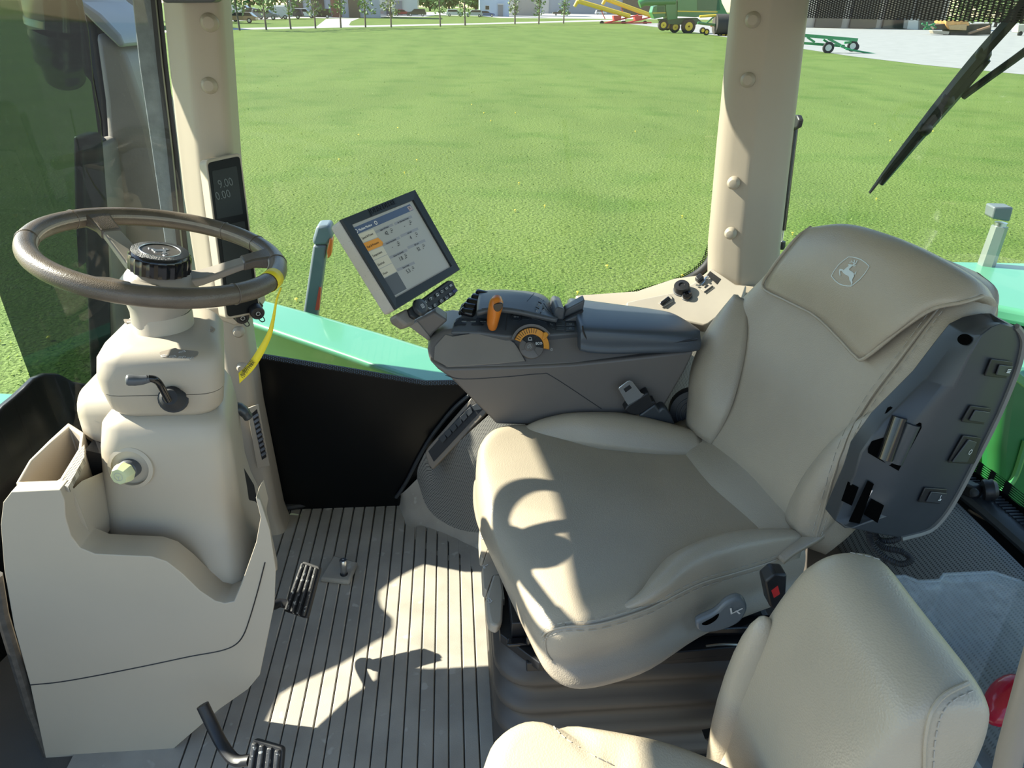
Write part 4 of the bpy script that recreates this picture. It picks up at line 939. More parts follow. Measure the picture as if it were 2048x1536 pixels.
# ------------------------------------------------------------------ seat belt and pivot on the far side
sbelt = thing('seat_belt', atY(1290, 815, 1.49), 'seat belt tongue of bare steel in a black holder beside the cushion', 'seat belt')
ob = lambda pts: [atY(x, y, 1.46) for x, y in zz(pts, 1180, 720, .1465)]
tn = ob([(390, 400), (400, 375), (510, 290), (545, 282), (580, 300), (700, 455), (740, 470), (690, 520), (520, 620), (480, 560)])
obj('tongue', MB().prism(tn, V(0, .003, 0)), STEEL, sbelt, bevel=.0008)
obj('tongue_slot', MB().prism(ob([(455, 395), (540, 338), (570, 378), (485, 440)]), V(0, -.0012, 0)), BLACK, sbelt)
obj('tongue_holder', MB().prism(ob([(470, 690), (520, 620), (640, 540), (760, 460), (800, 440), (830, 520), (850, 570), (890, 560), (905, 600), (660, 760), (560, 745)]), V(0, .03, 0)), BLACK, sbelt, bevel=.003)
obj('buckle_stalk', MB().prism(ob([(660, 770), (890, 600), (950, 690), (990, 645), (1040, 660), (1110, 760), (1170, 900), (900, 880), (800, 830)]), V(0, .05, .0)), NAVY, sbelt, bevel=.008, seg=3)
pv = thing('recliner_pivot', atY(1400, 835, 1.50), 'black ringed recliner pivot between cushion and backrest', 'pivot')
pc_ = atY(1388, 826, 1.50)
obj('disc', MB().lathe(pc_, V(-.3, -1, .2), [(.062, -.02), (.062, .0), (.058, .006), (.0, .008)], 36), BLACK, pv)
for r in (.022, .032, .042): obj('ring', MB().ring([pc_+V(-.3, -1, .2).normalized()*.0075+(V(.96, -.28, 0)*math.cos(a)+V(.05, .19, .98)*math.sin(a))*r for a in [2*math.pi*k/30 for k in range(30)]], .0018, 6), NAVY, pv)
# red buckle at the near side
rb = thing('red_buckle', atY(1545, 1175, .90), 'black seat belt buckle with a red release button beside the folding seat', 'buckle')
obj('buckle_body', MB().prism([atY(x, y, .90) for x, y in ((1530, 1165), (1550, 1148), (1575, 1150), (1570, 1230), (1540, 1215))], V(0, .03, 0)), BLACK, rb, bevel=.004)
obj('release_button', MB().prism([atY(x, y, .899) for x, y in ((1543, 1182), (1556, 1172), (1560, 1188), (1548, 1196))], V(0, .004, 0)), M('red_plastic', (.6, .03, .03), .4), rb)

# ================================================================== folding seat near the door
fs = thing('folding_seat', (.3, .62, 0), 'tan leather folding passenger seat in the near corner', 'seat')
ol = [(.02, .66), (.045, .715), (.09, .742), (.14, .736), (.21, .722), (.30, .694), (.37, .655), (.43, .60), (.44, .50), (.43, .38), (.30, .34), (.12, .34), (.0, .38), (-.02, .50), (-.01, .60)]
FC = pillow([(p.x, p.y) for p in cr([V(a, b, 0) for a, b in ol], 4, True)], .36, .448, .04, .004, shape=lambda x, y: -.012*math.exp(-((x-(.13+(.74-y)*.95))/.012)**2))
obj('seat_cushion', FC, LEATHER2, fs, smooth=60); DF = Drape(FC)
q = DF.line([(1098, 1424), (1104, 1448), (1130, 1476), (1180, 1508), (1235, 1534)], .0006, 10)
if len(q) > 6: dashes('stitching', q, STITCH, fs, .0009)
fbs = []
for y, k in ((.792, .55), (.786, .80), (.770, .95), (.74, 1), (.68, 1.0), (.62, 1.0), (.56, 1.0), (.525, .98), (.51, .93), (.503, .8)):
    pts = [(.425, .20), (.425, .34), (.432, .46), (.455, .58), (.488, .672), (.512, .707), (.545, .722), (.588, .716), (.606, .690), (.612, .60), (.60, .40), (.59, .20)]
    cx, cz = .53, .45; fbs.append([V(cx+(a-cx)*k, y, cz+(b-cz)*(k if b > cz else 1)) for a, b in pts])
cols = [cr(list(c), 3) for c in zip(*fbs)]; FB = MB().loft([cr(r, 4, True) for r in zip(*cols)])
obj('seat_back', FB, LEATHER2, fs, smooth=60); DFB = Drape(FB)
q = DFB.line([(1848, 1536), (1850, 1480), (1862, 1425), (1890, 1390), (1936, 1366)], .0006, 8)
if len(q) > 6: obj('piping', MB().tube(q, .0028, 6), LEATHER2, fs)
q = DFB.line([(1866, 1536), (1870, 1480), (1882, 1432), (1905, 1402), (1945, 1382)], .0006, 8)
if len(q) > 6: dashes('stitching', q, STITCH, fs, .0009)
q = DFB.line([(1640, 1096), (1690, 1104), (1730, 1112), (1775, 1124)], .0006, 8)
if len(q) > 6: dashes('stitching', q, STITCH, fs, .0009)
obj('side_lobe', MB().ell(V(.450, .762, .36), .044, .034, .24, 20, 14), LEATHER2, fs, smooth=80)
# hinge with spring at its foot
hg = fs
sp_ = [atY(x, y, .80) for x, y in ((1478, 1545), (1476, 1520), (1473, 1495))]
for k in range(4): obj('sleeve_ring', MB().lathe(sp_[0].lerp(sp_[2], k/3.2), sp_[2]-sp_[0], [(.016, 0), (.019, .004), (.019, .010), (.016, .014)], 20), GLOSSB, hg)
obj('bracket', MB().prism([atY(x, y, .86) for x, y in ((1462, 1450), (1482, 1448), (1500, 1500), (1468, 1498))], V(0, .03, 0)), BLACK, hg, bevel=.003)
obj('bolt', MB().lathe(atY(1442, 1466, .86), V(0, -1, .5), [(.008, 0), (.008, .005)], 8), BLACK, hg)
obj('bracket_plate', MB().prism([atY(x, y, .88) for x, y in ((1410, 1478), (1490, 1462), (1495, 1490), (1430, 1494))], V(0, .02, 0)), BLACK, hg)
# ================================================================== right armrest console
Z6 = lambda pts: zz(pts, 800, 560, .3027)
Z5 = lambda pts: zz(pts, 980, 560, .1074)
Z4 = lambda pts: zz(pts, 760, 540, .15625)
ar = thing('armrest_console', (.25, 1.60, .45), 'dark control armrest with orange lever, dial and padded lid right of the driver seat', 'armrest')
YN = 1.49
body = [(190, 528), (250, 592), (340, 655), (640, 955), (1200, 970), (1740, 850), (1885, 600), (1945, 470), (1500, 520), (1150, 556), (800, 572), (310, 584)]
obj('lower_body', MB().prism([atY(x, y, YN) for x, y in Z6(body)], V(0, .20, 0)), GREYT, ar, bevel=.010, seg=3, smooth=45)
TP0 = V(0, 1.4895, .655); TPN = V(0, -.80, .60)
def tp(pts, h=0): return [atP(x, y, TP0+TPN*h, TPN) for x, y in pts]
shell = [(182, 465), (205, 400), (285, 338), (350, 325), (520, 340), (700, 362), (1200, 345), (1215, 390), (1290, 450), (1385, 468), (1965, 394), (1945, 476), (1500, 526), (1150, 562), (800, 578), (310, 590), (250, 585), (195, 535)]
obj('upper_shell', MB().prism(tp(Z6(shell)), V(0, .15, -.01)), GREYT, ar, bevel=.008, seg=3, smooth=45)
obj('panel_seam', MB().tube(cr([atY(x, y, YN-.0004) for x, y in Z6([(300, 630), (420, 655), (700, 640), (930, 620), (1010, 640), (1330, 850)])], 5), .0009, 6), BLACK, ar)
NOSE = M('nose_taupe', (.20, .175, .15), .45, bump=(900, .08))
obj('nose_cap', MB().prism(tp(Z6([(230, 440), (300, 360), (345, 372), (500, 350), (690, 374), (760, 420), (830, 535), (640, 556), (320, 575), (225, 530)]), .0005), TPN*.003), NOSE, ar, bevel=.002, seg=2)
obj('cap_seam', MB().tube(cr(tp(Z6([(345, 372), (500, 350), (690, 374), (760, 420), (830, 538)]), .0035), 4), .0009, 6), BLACK, ar)
obj('cap_seam', MB().tube(tp(Z6([(692, 372), (712, 200)]), .004), .0009, 6), BLACK, ar)
# deck
DP0 = V(.2, 1.515, .722); DN = V(0, -.34, .94).normalized()
def dk(pts, lift=0): return [atP(x, y, DP0+DN*lift, DN) for x, y in pts]
obj('deck', MB().prism(dk(Z6([(335, 345), (362, 250), (470, 205), (560, 170), (700, 185), (1000, 190), (1190, 240), (1205, 330), (1200, 348), (1000, 362), (700, 372), (520, 348)])), -DN*.03), GREYP, ar, bevel=.005, seg=3)
# palm hump
rows = [[atY(x, y, yy) for x, y in Z6(p)] for yy, p in ((1.545, [(505, 212), (620, 188), (760, 200), (880, 226), (975, 244), (1040, 252)]), (1.60, [(512, 140), (625, 120), (760, 130), (885, 150), (980, 190), (1050, 240)]), (1.655, [(525, 84), (640, 74), (760, 78), (880, 90), (965, 118), (1035, 190)]))]
rows.append([p+V(0, .05, -.02) for p in rows[-1]]); rows.append([p+V(0, .02, -.07) for p in rows[-1]])
HM = MB().patch(rows, 5, 5); hump = obj('palm_rest', HM, GREYP, ar, smooth=60, solid=.01); DHM = Drape(HM)
q = DHM.line(Z6([(905, 92), (880, 130), (842, 140)]), .0003)
for pts in (Z6([(885, 88), (840, 140)]), Z6([(540, 190), (700, 196), (820, 208)])):
    q = DHM.line(pts, .0002)
    if len(q) > 2: obj('hump_seam', MB().tube(q, .0008, 5), BLACK, hump)
kp = Z5([(900, 325), (1000, 385), (1210, 580), (1160, 740), (880, 680), (775, 640)])
kpo = dpoly(DHM, kp, .0005, 'button_panel', NAVY, hump, .0015)
for a, b in (((885, 425), (950, 455)), ((845, 520), (905, 555)), ((990, 455), (1060, 560)), ((1060, 560), (1160, 650)), ((975, 540), (1130, 720)), ((935, 620), (1010, 710))):
    q = [DHM.p(*Z5([a])[0], .003), DHM.p(*Z5([b])[0], .003)]
    if all(q): obj('button_gap', MB().tube(q, .0014, 5), BLACK, hump)
for a in ((945, 385), (905, 490), (870, 600), (1045, 450), (1110, 530), (1160, 570), (990, 590), (1050, 690)):
    q = DHM.p(*Z5([a])[0], .0032)
    if q: strokes('button_symbol', ICON['ring'], q, V(1, .2, 0), V(-.1, .6, .7), .006, .0007, GREYPR, hump)
# ribbed thumb rollers at the front
for (a, b), yy in ((((1235, 292), (1375, 330)), 1.665), (((1180, 345), (1330, 385)), 1.65), (((1120, 400), (1270, 440)), 1.635), (((1075, 460), (1230, 495)), 1.62), (((1045, 525), (1205, 560)), 1.605)):
    p, q = atY(*Z4([a])[0], yy), atY(*Z4([b])[0], yy-.012); d = (q-p)
    obj('thumb_roller', MB().tube([p-d*.06, p, p+d*.1, q-d*.1, q, q+d*.06], [.004, .0105, .0125, .0125, .0105, .004], 14, flat=.85), GLOSSB, ar, smooth=60)
obj('roller_housing', MB().prism(dk(Z4([(1000, 590), (1040, 480), (1120, 420), (1200, 420), (1250, 500), (1260, 570)]), -.02), DN*.012), BLACK, ar, bevel=.004)
# shift gate
for pts in ([(945, 690), (1000, 640), (1015, 620), (1230, 632), (1240, 612), (1370, 632), (1365, 660), (1300, 665), (1300, 690), (1330, 700), (1320, 712), (1170, 705), (1175, 685), (1225, 680), (1225, 655), (1050, 640), (1050, 680), (1105, 690), (1090, 705), (1000, 705), (950, 722)],):
    obj('shift_gate', MB().prism(dk(Z4(pts), .0008), DN*.0012), BLACK, ar)
for x in (1060, 1090, 1175, 1210, 1300, 1340): strokes('gate_mark', [[(-.3, 0), (.3, 0)]], dk(Z4([(x, 660)]), .0025)[0], V(1, 0, 0), V(0, 1, .3), .007, .0018, GREYPR, ar)
# orange lever
lv_ = [atY(*Z4([p])[0], y) for p, y in (((1440, 735), 1.545), ((1440, 690), 1.54), ((1448, 620), 1.535), ((1462, 540), 1.53), ((1480, 460), 1.528), ((1492, 400), 1.53), ((1496, 362), 1.535), ((1497, 350), 1.54))]
ol_ = obj('orange_lever', MB().tube(lv_, [.011, .0140, .0158, .0172, .0180, .0172, .012, .004], 20, flat=.9), ORANGE, ar, smooth=70, label='orange joystick lever')
lw = cr([atY(*Z4([p])[0], 1.5075) for p in ((1455, 455), (1500, 428), (1565, 425), (1572, 460), (1540, 520), (1495, 535), (1460, 505))], 4, True)
obj('lever_window', MB().prism(lw, V(0, .004, 0)), GLOSSB, ol_, bevel=.001)
obj('lever_slot', MB().prism(dk(Z4([(1390, 700), (1410, 720), (1500, 735), (1520, 690), (1500, 670)]), .001), DN*.001), BLACK, ar)
# speed dial
dnv = V(.04, -.80, .60).normalized(); dc = tp(Z5([(775, 1235)]), .010)[0]; d1 = V(1, .06, 0).normalized(); d1 = (d1-dnv*d1.dot(dnv)).normalized(); d2 = dnv.cross(d1)
def dl(r, a, h=0): a = math.radians(a); return dc+(d1*math.cos(a)+d2*math.sin(a))*r+dnv*h
dial = obj('speed_dial', MB().lathe(dc-dnv*.012, dnv, [(.0285, 0), (.0285, .012), (.027, .013)], 40), GREYT, ar, bevel=.001)
rg2 = []
for a in range(-14, 161, 5):
    k = 1.0 if a > 40 else (1.12 if 28 <= a <= 40 else .96)
    rg2.append([dl(.0275, a, .002), dl(.0275, a, .006), dl(.041*k, a, .008), dl(.043*k, a, .002)])
ring_ = obj('dial_ring', MB().loft(rg2), AMBER, dial, smooth=40, label='amber speed ring of the dial')
for a in range(70, 156, 9): obj('dial_tick', MB().obox(dl(.030, a, .0072), dl(.0405, a, .0086), .0009, .0010, dnv), BLACK, ring_)
obj('thumb_stop', MB().prism([dl(.040, 46, .004), dl(.047, 40, .004), dl(.047, 30, .004), dl(.030, 22, .004), dl(.030, 30, .004)], dnv*.008), AMBER, dial, bevel=.002)
obj('dial_hood', MB().loft([[dl(.044, a, .0), dl(.051, a, .002), dl(.050, a, .012), dl(.0445, a, .011)] for a in range(28, 165, 6)]), GREYT, ar, smooth=60)
def sector(a0, a1, r0, r1, h, m_, nm, th=.0012): obj(nm, MB().prism([dl(r1, lerp(a0, a1, k/8), h) for k in range(9)]+[dl(r0, lerp(a1, a0, k/8), h) for k in range(9)], dnv*th), m_, dial)
sector(62, 140, .010, .0268, .0022, BLACK, 'dial_face'); sector(-10, 58, .010, .0268, .0022, BLACK, 'dial_face'); sector(144, 200, .010, .0268, .0018, GREYT, 'dial_face'); sector(-60, -14, .010, .0268, .0018, GREYT, 'dial_face')
dk_ = obj('dial_button', MB().lathe(dl(.006, 190, .002), dnv, [(.0105, 0), (.0105, .003), (.0095, .0038)], 24), GREYT, dial)
strokes('engine_symbol', ICON['eng'], dl(.0175, 100, .004), d1, d2, .009, .0008, WHITEP, dial)
text('eco_lettering', 'ECO', .0078, dl(.0175, 16, .0045), d1, d2, WHITEP, dial, .0002, align='CENTER', bold=.0001)
strokes('tractor_symbol', ICON['tractor'], dl(.006, 190, .0062), d1, d2, .009, .0007, GREYPR, dk_)
strokes('rabbit_symbol', [[(-.3, -.4), (-.4, .1), (0, .5), (.4, .2), (.1, 0), (.3, -.3), (-.3, -.4)]], dl(.047, -12, .0), d1, d2, .006, .0009, GREYPR, ar)
# round button and flat buttons of the strip
rbp = dk(Z5([(485, 705)]), .001)[0]
rbt = obj('round_button', MB().lathe(rbp, DN, [(.0125, 0), (.0125, .002), (.0105, .003), (.0100, .0015), (.004, .0022)], 28), NAVY, ar)
strokes('button_symbol', ICON['key'], rbp+DN*.003, V(1, 0, 0), V(0, .9, .35), .011, .0009, WHITEP, rbt)
for pts, k in ((((585, 650), (730, 662), (730, 745), (600, 740)), None), (((760, 680), (1045, 745), (1045, 800), (900, 760), (770, 720)), None), (((1078, 765), (1210, 790), (1205, 925), (1135, 900), (1085, 850)), 'phone'), (((1232, 800), (1395, 800), (1390, 870), (1235, 862)), None), (((1235, 878), (1390, 885), (1385, 945), (1230, 935)), None), (((1415, 805), (1582, 805), (1582, 868), (1415, 866)), 'ring'), (((1415, 885), (1582, 882), (1580, 950), (1412, 948)), 'ring')):
    P = dk(Z5(pts), .0018); bt_ = obj('flat_button', MB().prism(P, DN*.0022), NAVY, ar, bevel=.0008)
    if k: c = sum(P, Vector())/len(P); strokes('button_symbol', ICON[k], c+DN*.0026, V(1, 0, 0), V(0, .9, .35), .006, .0006, GREYPR, bt_)
# sloping rest behind the buttons
obj('display_rest', MB().prism([atY(x, y, 1.585) for x, y in Z5([(1360, 745), (1390, 610), (1430, 545), (1770, 370), (1735, 560)])], V(0, .03, .002)), GREYP, ar, bevel=.003)
obj('display_rest_slot', MB().prism([atY(x, y, 1.570) for x, y in Z5([(1350, 752), (1740, 565), (1735, 600), (1390, 765)])], V(0, .01, 0)), BLACK, ar)
obj('rest_base', MB().prism([atY(x, y, 1.565) for x, y in Z5([(1210, 560), (1250, 500), (1350, 530), (1400, 560), (1370, 750), (1170, 740)])], V(0, .08, 0)), GREYP, ar, bevel=.004)
obj('rest_lip', MB().prism([atY(x, y, 1.562) for x, y in Z5([(1390, 765), (1690, 640), (1640, 770)])], V(0, .015, 0)), GREYP, ar, bevel=.002)
# padded lid
yl = 1.486
top = [(1222, 350), (1210, 300), (1225, 220), (1250, 195)]
lid_near = [(1208, 345), (1235, 410), (1290, 450), (1385, 466), (1650, 432), (1960, 388), (1985, 340), (1960, 318), (1600, 300), (1222, 290)]
ld_ = MB(); A = [atY(x, y, yl) for x, y in Z6(lid_near)]
secs = []
for x in [.285, .292, .31, .36, .42, .48, .53, .555, .567, .571]:
    t = (x-.285)/.286; e = max(0, (x-.50)/.071); zt_ = lerp(.758, .737, t)-.006*e*e; zb = .690 if t > .15 else lerp(.70, .690, t/.15)
    yn = 1.486+.012*e**3; yf = lerp(1.700, 1.635, t)-.09*e**3
    if x < .29: zt_ -= .006
    secs.append([V(x, a, b) for a, b in ((yn+.004, zb), (yn, zb+.02), (yn+.003, zt_-.016), (yn+.016, zt_-.003), (lerp(yn, yf, .4), zt_+.002), (lerp(yn, yf, .8), zt_), (yf-.004, zt_-.008), (yf, zt_-.03), (yf-.004, zb), (lerp(yn, yf, .5), zb-.004))])
cols = [cr(list(c), 3) for c in zip(*secs)]; LID = MB().loft([cr(r, 4, True) for r in zip(*cols)])
lid = obj('padded_lid', LID, M('blue_grey_soft_plastic', (.055, .066, .082), .38, bump=(700, .1)), ar, smooth=60)
obj('lid_gap', MB().tube(cr([atY(x, y, YN-.0015) for x, y in Z6([(1240, 130), (1205, 300), (1215, 350), (1250, 415), (1310, 455), (1385, 468), (1650, 436), (1965, 392)])][1:], 5), .0022, 6), BLACK, ar)

# ================================================================== touch screen monitor
MC = V(-.111, 1.600, .912); MR = V(.569, .820, .064).normalized(); MU = V(-.487, .273, .830); MU = (MU-MR*MU.dot(MR)).normalized(); MN = MR.cross(MU)
def mon(x, y, h=0): return atP(x, y, MC+MN*h, MN)
Z3 = lambda pts: zz(pts, 640, 370, .15625)
mt = thing('touch_monitor', MC-MU*.11-MN*.03, 'square touch screen monitor in a black bezel and beige case', 'monitor')
front = [mon(677, 441), mon(826, 381), mon(917, 542), mon(788, 622)]
CASE = M('speckled_beige_case', (.50, .46, .40), .6, bump=(900, .15), spots=(420, .66, (.30, .27, .23)))
obj('rear_case', MB().prism(fillet(front, .010, 4), -MN*.034), CASE, mt, bevel=.003)
cn = sum(front, Vector())/4
BEZ = M('bezel_dark_blue_grey', (.022, .028, .034), .4)
fo = [cn+(p-cn)*.995 for p in front]; si = [mon(x, y) for x, y in Z3([(385, 520), (1175, 205), (1665, 1050), (945, 1455)])]
bz = MB(); n4 = 4
bz.add([p+MN*.001 for p in fo]+[p+MN*.008 for p in [cn+(p-cn)*.985 for p in front]]+[p+MN*.007 for p in si]+[p+MN*.0015 for p in si], [(i, (i+1) % 4, 4+(i+1) % 4, 4+i) for i in range(4)]+[(4+i, 4+(i+1) % 4, 8+(i+1) % 4, 8+i) for i in range(4)]+[(8+i, 8+(i+1) % 4, 12+(i+1) % 4, 12+i) for i in range(4)])
bezel = obj('bezel', bz, BEZ, mt, smooth=None)
text('lettering', 'JOHN DEERE', .0155, mon(*Z3([(640, 350)])[0], .0088), MR, MU, BLACK, bezel, .0003, sx=1.02, bold=.0002)
def ui(nm, pts, h, col, par, em=.20): return obj(nm, MB().add([mon(x, y, h) for x, y in Z3(pts)], [tuple(range(len(pts)))]), SCR(col, em), par, smooth=None)
_sc = {}
def SCR(c, em=.2):
    if (c, em) not in _sc: _sc[(c, em)] = M('screen_%d' % len(_sc), c, .25, var=(2, .02), emit=em)
    return _sc[(c, em)]
scr = ui('screen', [(385, 520), (1175, 205), (1665, 1050), (945, 1455)], .0018, (.33, .335, .31), mt)
ui('title_bar', [(393, 562), (1150, 245), (1200, 318), (455, 640)], .0022, (.07, .10, .17), scr)
ui('close_button', [(1112, 282), (1155, 262), (1195, 312), (1150, 335)], .0026, (.36, .30, .30), scr)
text('title_lettering', 'Machine Monitor', .0076, mon(*Z3([(496, 580)])[0], .003), MR, MU, SCR((.8, .8, .75)), scr, .0001, sx=.82)
text('close_mark', 'X', .008, mon(*Z3([(1140, 300)])[0], .003), MR, MU, BLACK, scr, .0001)
strokes('title_icon', ICON['ring'], mon(*Z3([(462, 594)])[0], .0026), MR, MU, .010, .0012, SCR((.7, .7, .65)), scr)
strokes('title_icon', ICON['ring'], mon(*Z3([(712, 484)])[0], .0026), MR, MU, .009, .0016, SCR((.7, .7, .65)), scr)
for k, s_ in enumerate(('Speed & Power', 'Fuel & Pressure', 'Temperature', 'Electrical', 'Hours')):
    def ed_(t): return (lerp(455, 792, t), lerp(640, 1208, t)), (lerp(680, 985, t), lerp(560, 1108, t))
    (a, b), (c, d) = ed_(k/5+.006), ed_((k+1)/5-.008)
    q = [a, b, d, c] if k != 1 else [a, b, (b[0]+62, b[1]+58), (d[0]+10, d[1]-8), d, c]
    it = ui('menu_item', q, .0022, (.50, .47, .37) if k != 1 else (.62, .27, .05), scr)
    tx_ = (lerp(a[0], c[0], .60)+44, lerp(a[1], c[1], .60)-20)
    text('menu_lettering', s_, .0074, mon(*Z3([tx_])[0], .003), MR, MU, BLACK, it, .0001, sx=.8)
ui('menu_blank', [(795, 1212), (985, 1112), (1110, 1328), (930, 1428)], .0022, (.09, .10, .11), scr)
for (x, y), lab, val, un in (((705, 588), 'Engine Oil Pressure', '42', 'PSI'), ((945, 485), 'Air Trailer Brake Pressure', '-', 'PSI'), ((790, 755), 'Fuel per Area (instant)', '-', 'gal/ac'), ((1025, 640), 'Fuel Level', '4', '%'), ((885, 915), 'Fuel per Hour (instant)', '1.8', 'gal/h'), ((1115, 790), 'DEF Level', '32', '%'), ((980, 1075), 'Time to Empty', '5.3', 'h')):
    bx = ui('value_bar', [(x, y), (x+222, y-98), (x+238, y-68), (x+16, y+32)], .0022, (.25, .26, .27), scr)
    text('bar_lettering', lab, .0052, mon(*Z3([(x+120, y-32)])[0], .003), MR, MU, BLACK, bx, .0001, align='CENTER', sx=.72)
    text('value_lettering', val, .0125, mon(*Z3([(x+130, y+40)])[0], .003), MR, MU, BLACK, bx, .0001, sx=.85)
    strokes('value_symbol', ICON['eng'], mon(*Z3([(x+208, y-18)])[0], .0026), MR, MU, .006, .0007, BLACK, bx)
    text('unit_lettering', un, .0038, mon(*Z3([(x+205, y+22)])[0], .003), MR, MU, BLACK, bx, .0001)
# key pad under the monitor
kpn = thing('monitor_keypad', mon(860, 600)-MU*.03, 'black key pad with a round dial mounted below the touch monitor', 'keypad')
def kz(pts, h=0): return [mon(x, y, h) for x, y in Z4(pts)]
obj('housing', MB().prism(fillet(kz([(370, 500), (560, 360), (880, 128), (935, 135), (992, 260), (970, 310), (720, 480), (460, 625), (400, 590)], .004), .004), -MN*.020), BLACK, kpn, bevel=.003)
obj('end_cap', MB().prism(kz([(205, 565), (370, 480), (470, 640), (440, 690), (350, 718), (240, 640)], -.004), -MN*.03), NOSE, kpn, bevel=.008, seg=3)
kdial = kz([(505, 482)], .004)[0]
kd_ = obj('dial', MB().lathe(kdial, MN, [(.0195, 0), (.0180, .008), (.0150, .010), (.009, .0102)], 28), NAVY, kpn)
strokes('dial_symbol', [[(-.4, -.4), (.4, -.4), (.4, .4), (-.4, .4), (-.4, -.4)], [(-.15, .2), (.15, .2)], [(0, .2), (0, -.2)], [(-.15, -.2), (.15, -.2)]], kdial+MN*.0106, MR, MU, .010, .0010, WHITEP, kd_)
for (x, y), k in (((578, 402), 'horn'), ((650, 358), 'wiper'), ((732, 305), 'eng'), ((790, 265), 'ring'), ((850, 225), 'bars'), ((905, 188), 'lines'), ((635, 480), 'phone'), ((702, 440), 'note'), ((785, 385), 'tractor'), ((848, 345), 'seat'), ((902, 300), 'play'), ((955, 258), None)):
    q = kz([(x-36, y+10), (x+14, y-24), (x+36, y+14), (x-14, y+44)], .004)
    kb_ = obj('key', MB().prism(q, MN*.0022), NAVY if k else M('blue_key', (.03, .03, .12), .4), kpn, bevel=.0006)
    if k: strokes('key_symbol', ICON[k], kz([(x, y+10)], .0064)[0], MR, MU, .0075, .0008, WHITEP, kb_)
ma = mt
sarm = obj('support_arm', MB().prism([atY(x, y, 1.56) for x, y in Z4([(350, 720), (470, 640), (690, 530), (870, 650), (690, 810), (630, 915), (560, 862)])], V(0, .05, 0)), GREYT, ma, bevel=.006, seg=3)
obj('arm_rail', MB().prism([atY(x, y, 1.556) for x, y in Z4([(365, 722), (480, 660), (660, 880), (625, 912), (560, 866)])], V(0, .006, 0)), NOSE, sarm, bevel=.002)
# ================================================================== right side console, sill and floor vent
sc = thing('side_console', (.5, 1.74, 0), 'beige side console with a perforated face behind the armrest', 'console')
PERFV = dots_mat('perforated_panel', (.40, .36, .30), (.08, .07, .06), .0040, .27, axes='xz')
PERFG = dots_mat('perforated_grey_panel', (.24, .23, .21), (.05, .05, .045), .0042, .28, axes='yz')
def sx(x, z): return [V(x, 1.70, 0), V(x, 1.705, .40), V(x, 1.712, .60), V(x, 1.716, z-.05), V(x, 1.724, z-.012), V(x, 1.745, z), V(x, 1.845, z+.012), V(x, 1.845, 0)]
obj('console_body', MB().loft([sx(.33, .69), sx(.50, .70), sx(.60, .735), sx(.75, .755), sx(.86, .76)]), BEIGE, sc, bevel=.006, seg=2)
obj('perforated_face', MB().grid([[V(.40, y, z), V(.84, y, z)] for y, z in ((1.700, .32), (1.7025, .42), (1.7085, .60))]), PERFV, sc, solid=.003)
# front hump: rubber cove, perforated panel
cove = [[atZ(790, 990, .0), atZ(818, 1062, .0), atZ(868, 1108, .0), atZ(975, 1146, .0), atZ(1050, 1150, .0)],
        [atY(806, 985, 1.845), atY(834, 1040, 1.775), atY(882, 1082, 1.70), atY(975, 1108, 1.62), atY(1050, 1110, 1.60)],
        [atY(834, 958, 1.845), atY(858, 1020, 1.775), atY(910, 1056, 1.715), atY(975, 1066, 1.66), atY(1050, 1062, 1.63)]]
obj('rubber_cove', MB().patch(cove, 4, 5), MATM, sc, smooth=80)
perf = [cove[2], [atY(836, 935, 1.848), atY(872, 985, 1.79), atY(915, 990, 1.75), atY(975, 965, 1.70), atY(1050, 950, 1.66)], [atY(850, 905, 1.846), atY(866, 938, 1.83), atY(905, 896, 1.80), atY(975, 832, 1.765), atY(1050, 770, 1.73)]]
obj('hump_panel', MB().patch(perf, 4, 5), PERFG, sc, smooth=80)
fv = thing('floor_air_vent', atY(905, 870, 1.82), 'long slanted air vent with dark louvres low in front of the armrest', 'vent')
Z7 = lambda pts: zz(pts, 780, 760, .1367)
VP = atY(905, 880, 1.80); VN_ = V(-.30, -.80, .45).normalized()
def vz(pts, h=0): return [atP(x, y, VP+VN_*h, VN_) for x, y in Z7(pts)]
obj('vent_frame', MB().prism(fillet(vz([(510, 1060), (560, 980), (1190, 255), (1420, 450), (1400, 495), (620, 1310), (560, 1240)], .002), .004), -VN_*.02), BEIGE_D, fv, bevel=.003)
obj('vent_opening', MB().prism(vz([(560, 1045), (1170, 350), (1350, 430), (640, 1195)], .004), -VN_*.003), BLACK, fv)
for k in range(6):
    t = (k+.7)/6.4; a = (lerp(700, 1190, t), lerp(880, 385, t)); b = (lerp(770, 1230, t)+22, lerp(905, 470, t)+30)
    P = vz([(a[0]-45, a[1]+30), (a[0]+45, a[1]-50), (a[0]+80, a[1]+30), (a[0]+20, a[1]+95)], .006)
    obj('louvre', MB().prism(P, VN_*.003), NAVY, fv, bevel=.001)
obj('end_flap', MB().prism(vz([(1195, 380), (1280, 345), (1360, 430), (1240, 450)], .006), VN_*.004), NAVY, fv, bevel=.001)
obj('back_rail', MB().tube(cr([atY(x, y, 1.85) for x, y in ((938, 790), (905, 820), (865, 870), (838, 915), (812, 965), (792, 995))], 5), .006, 8), NAVY, fv)
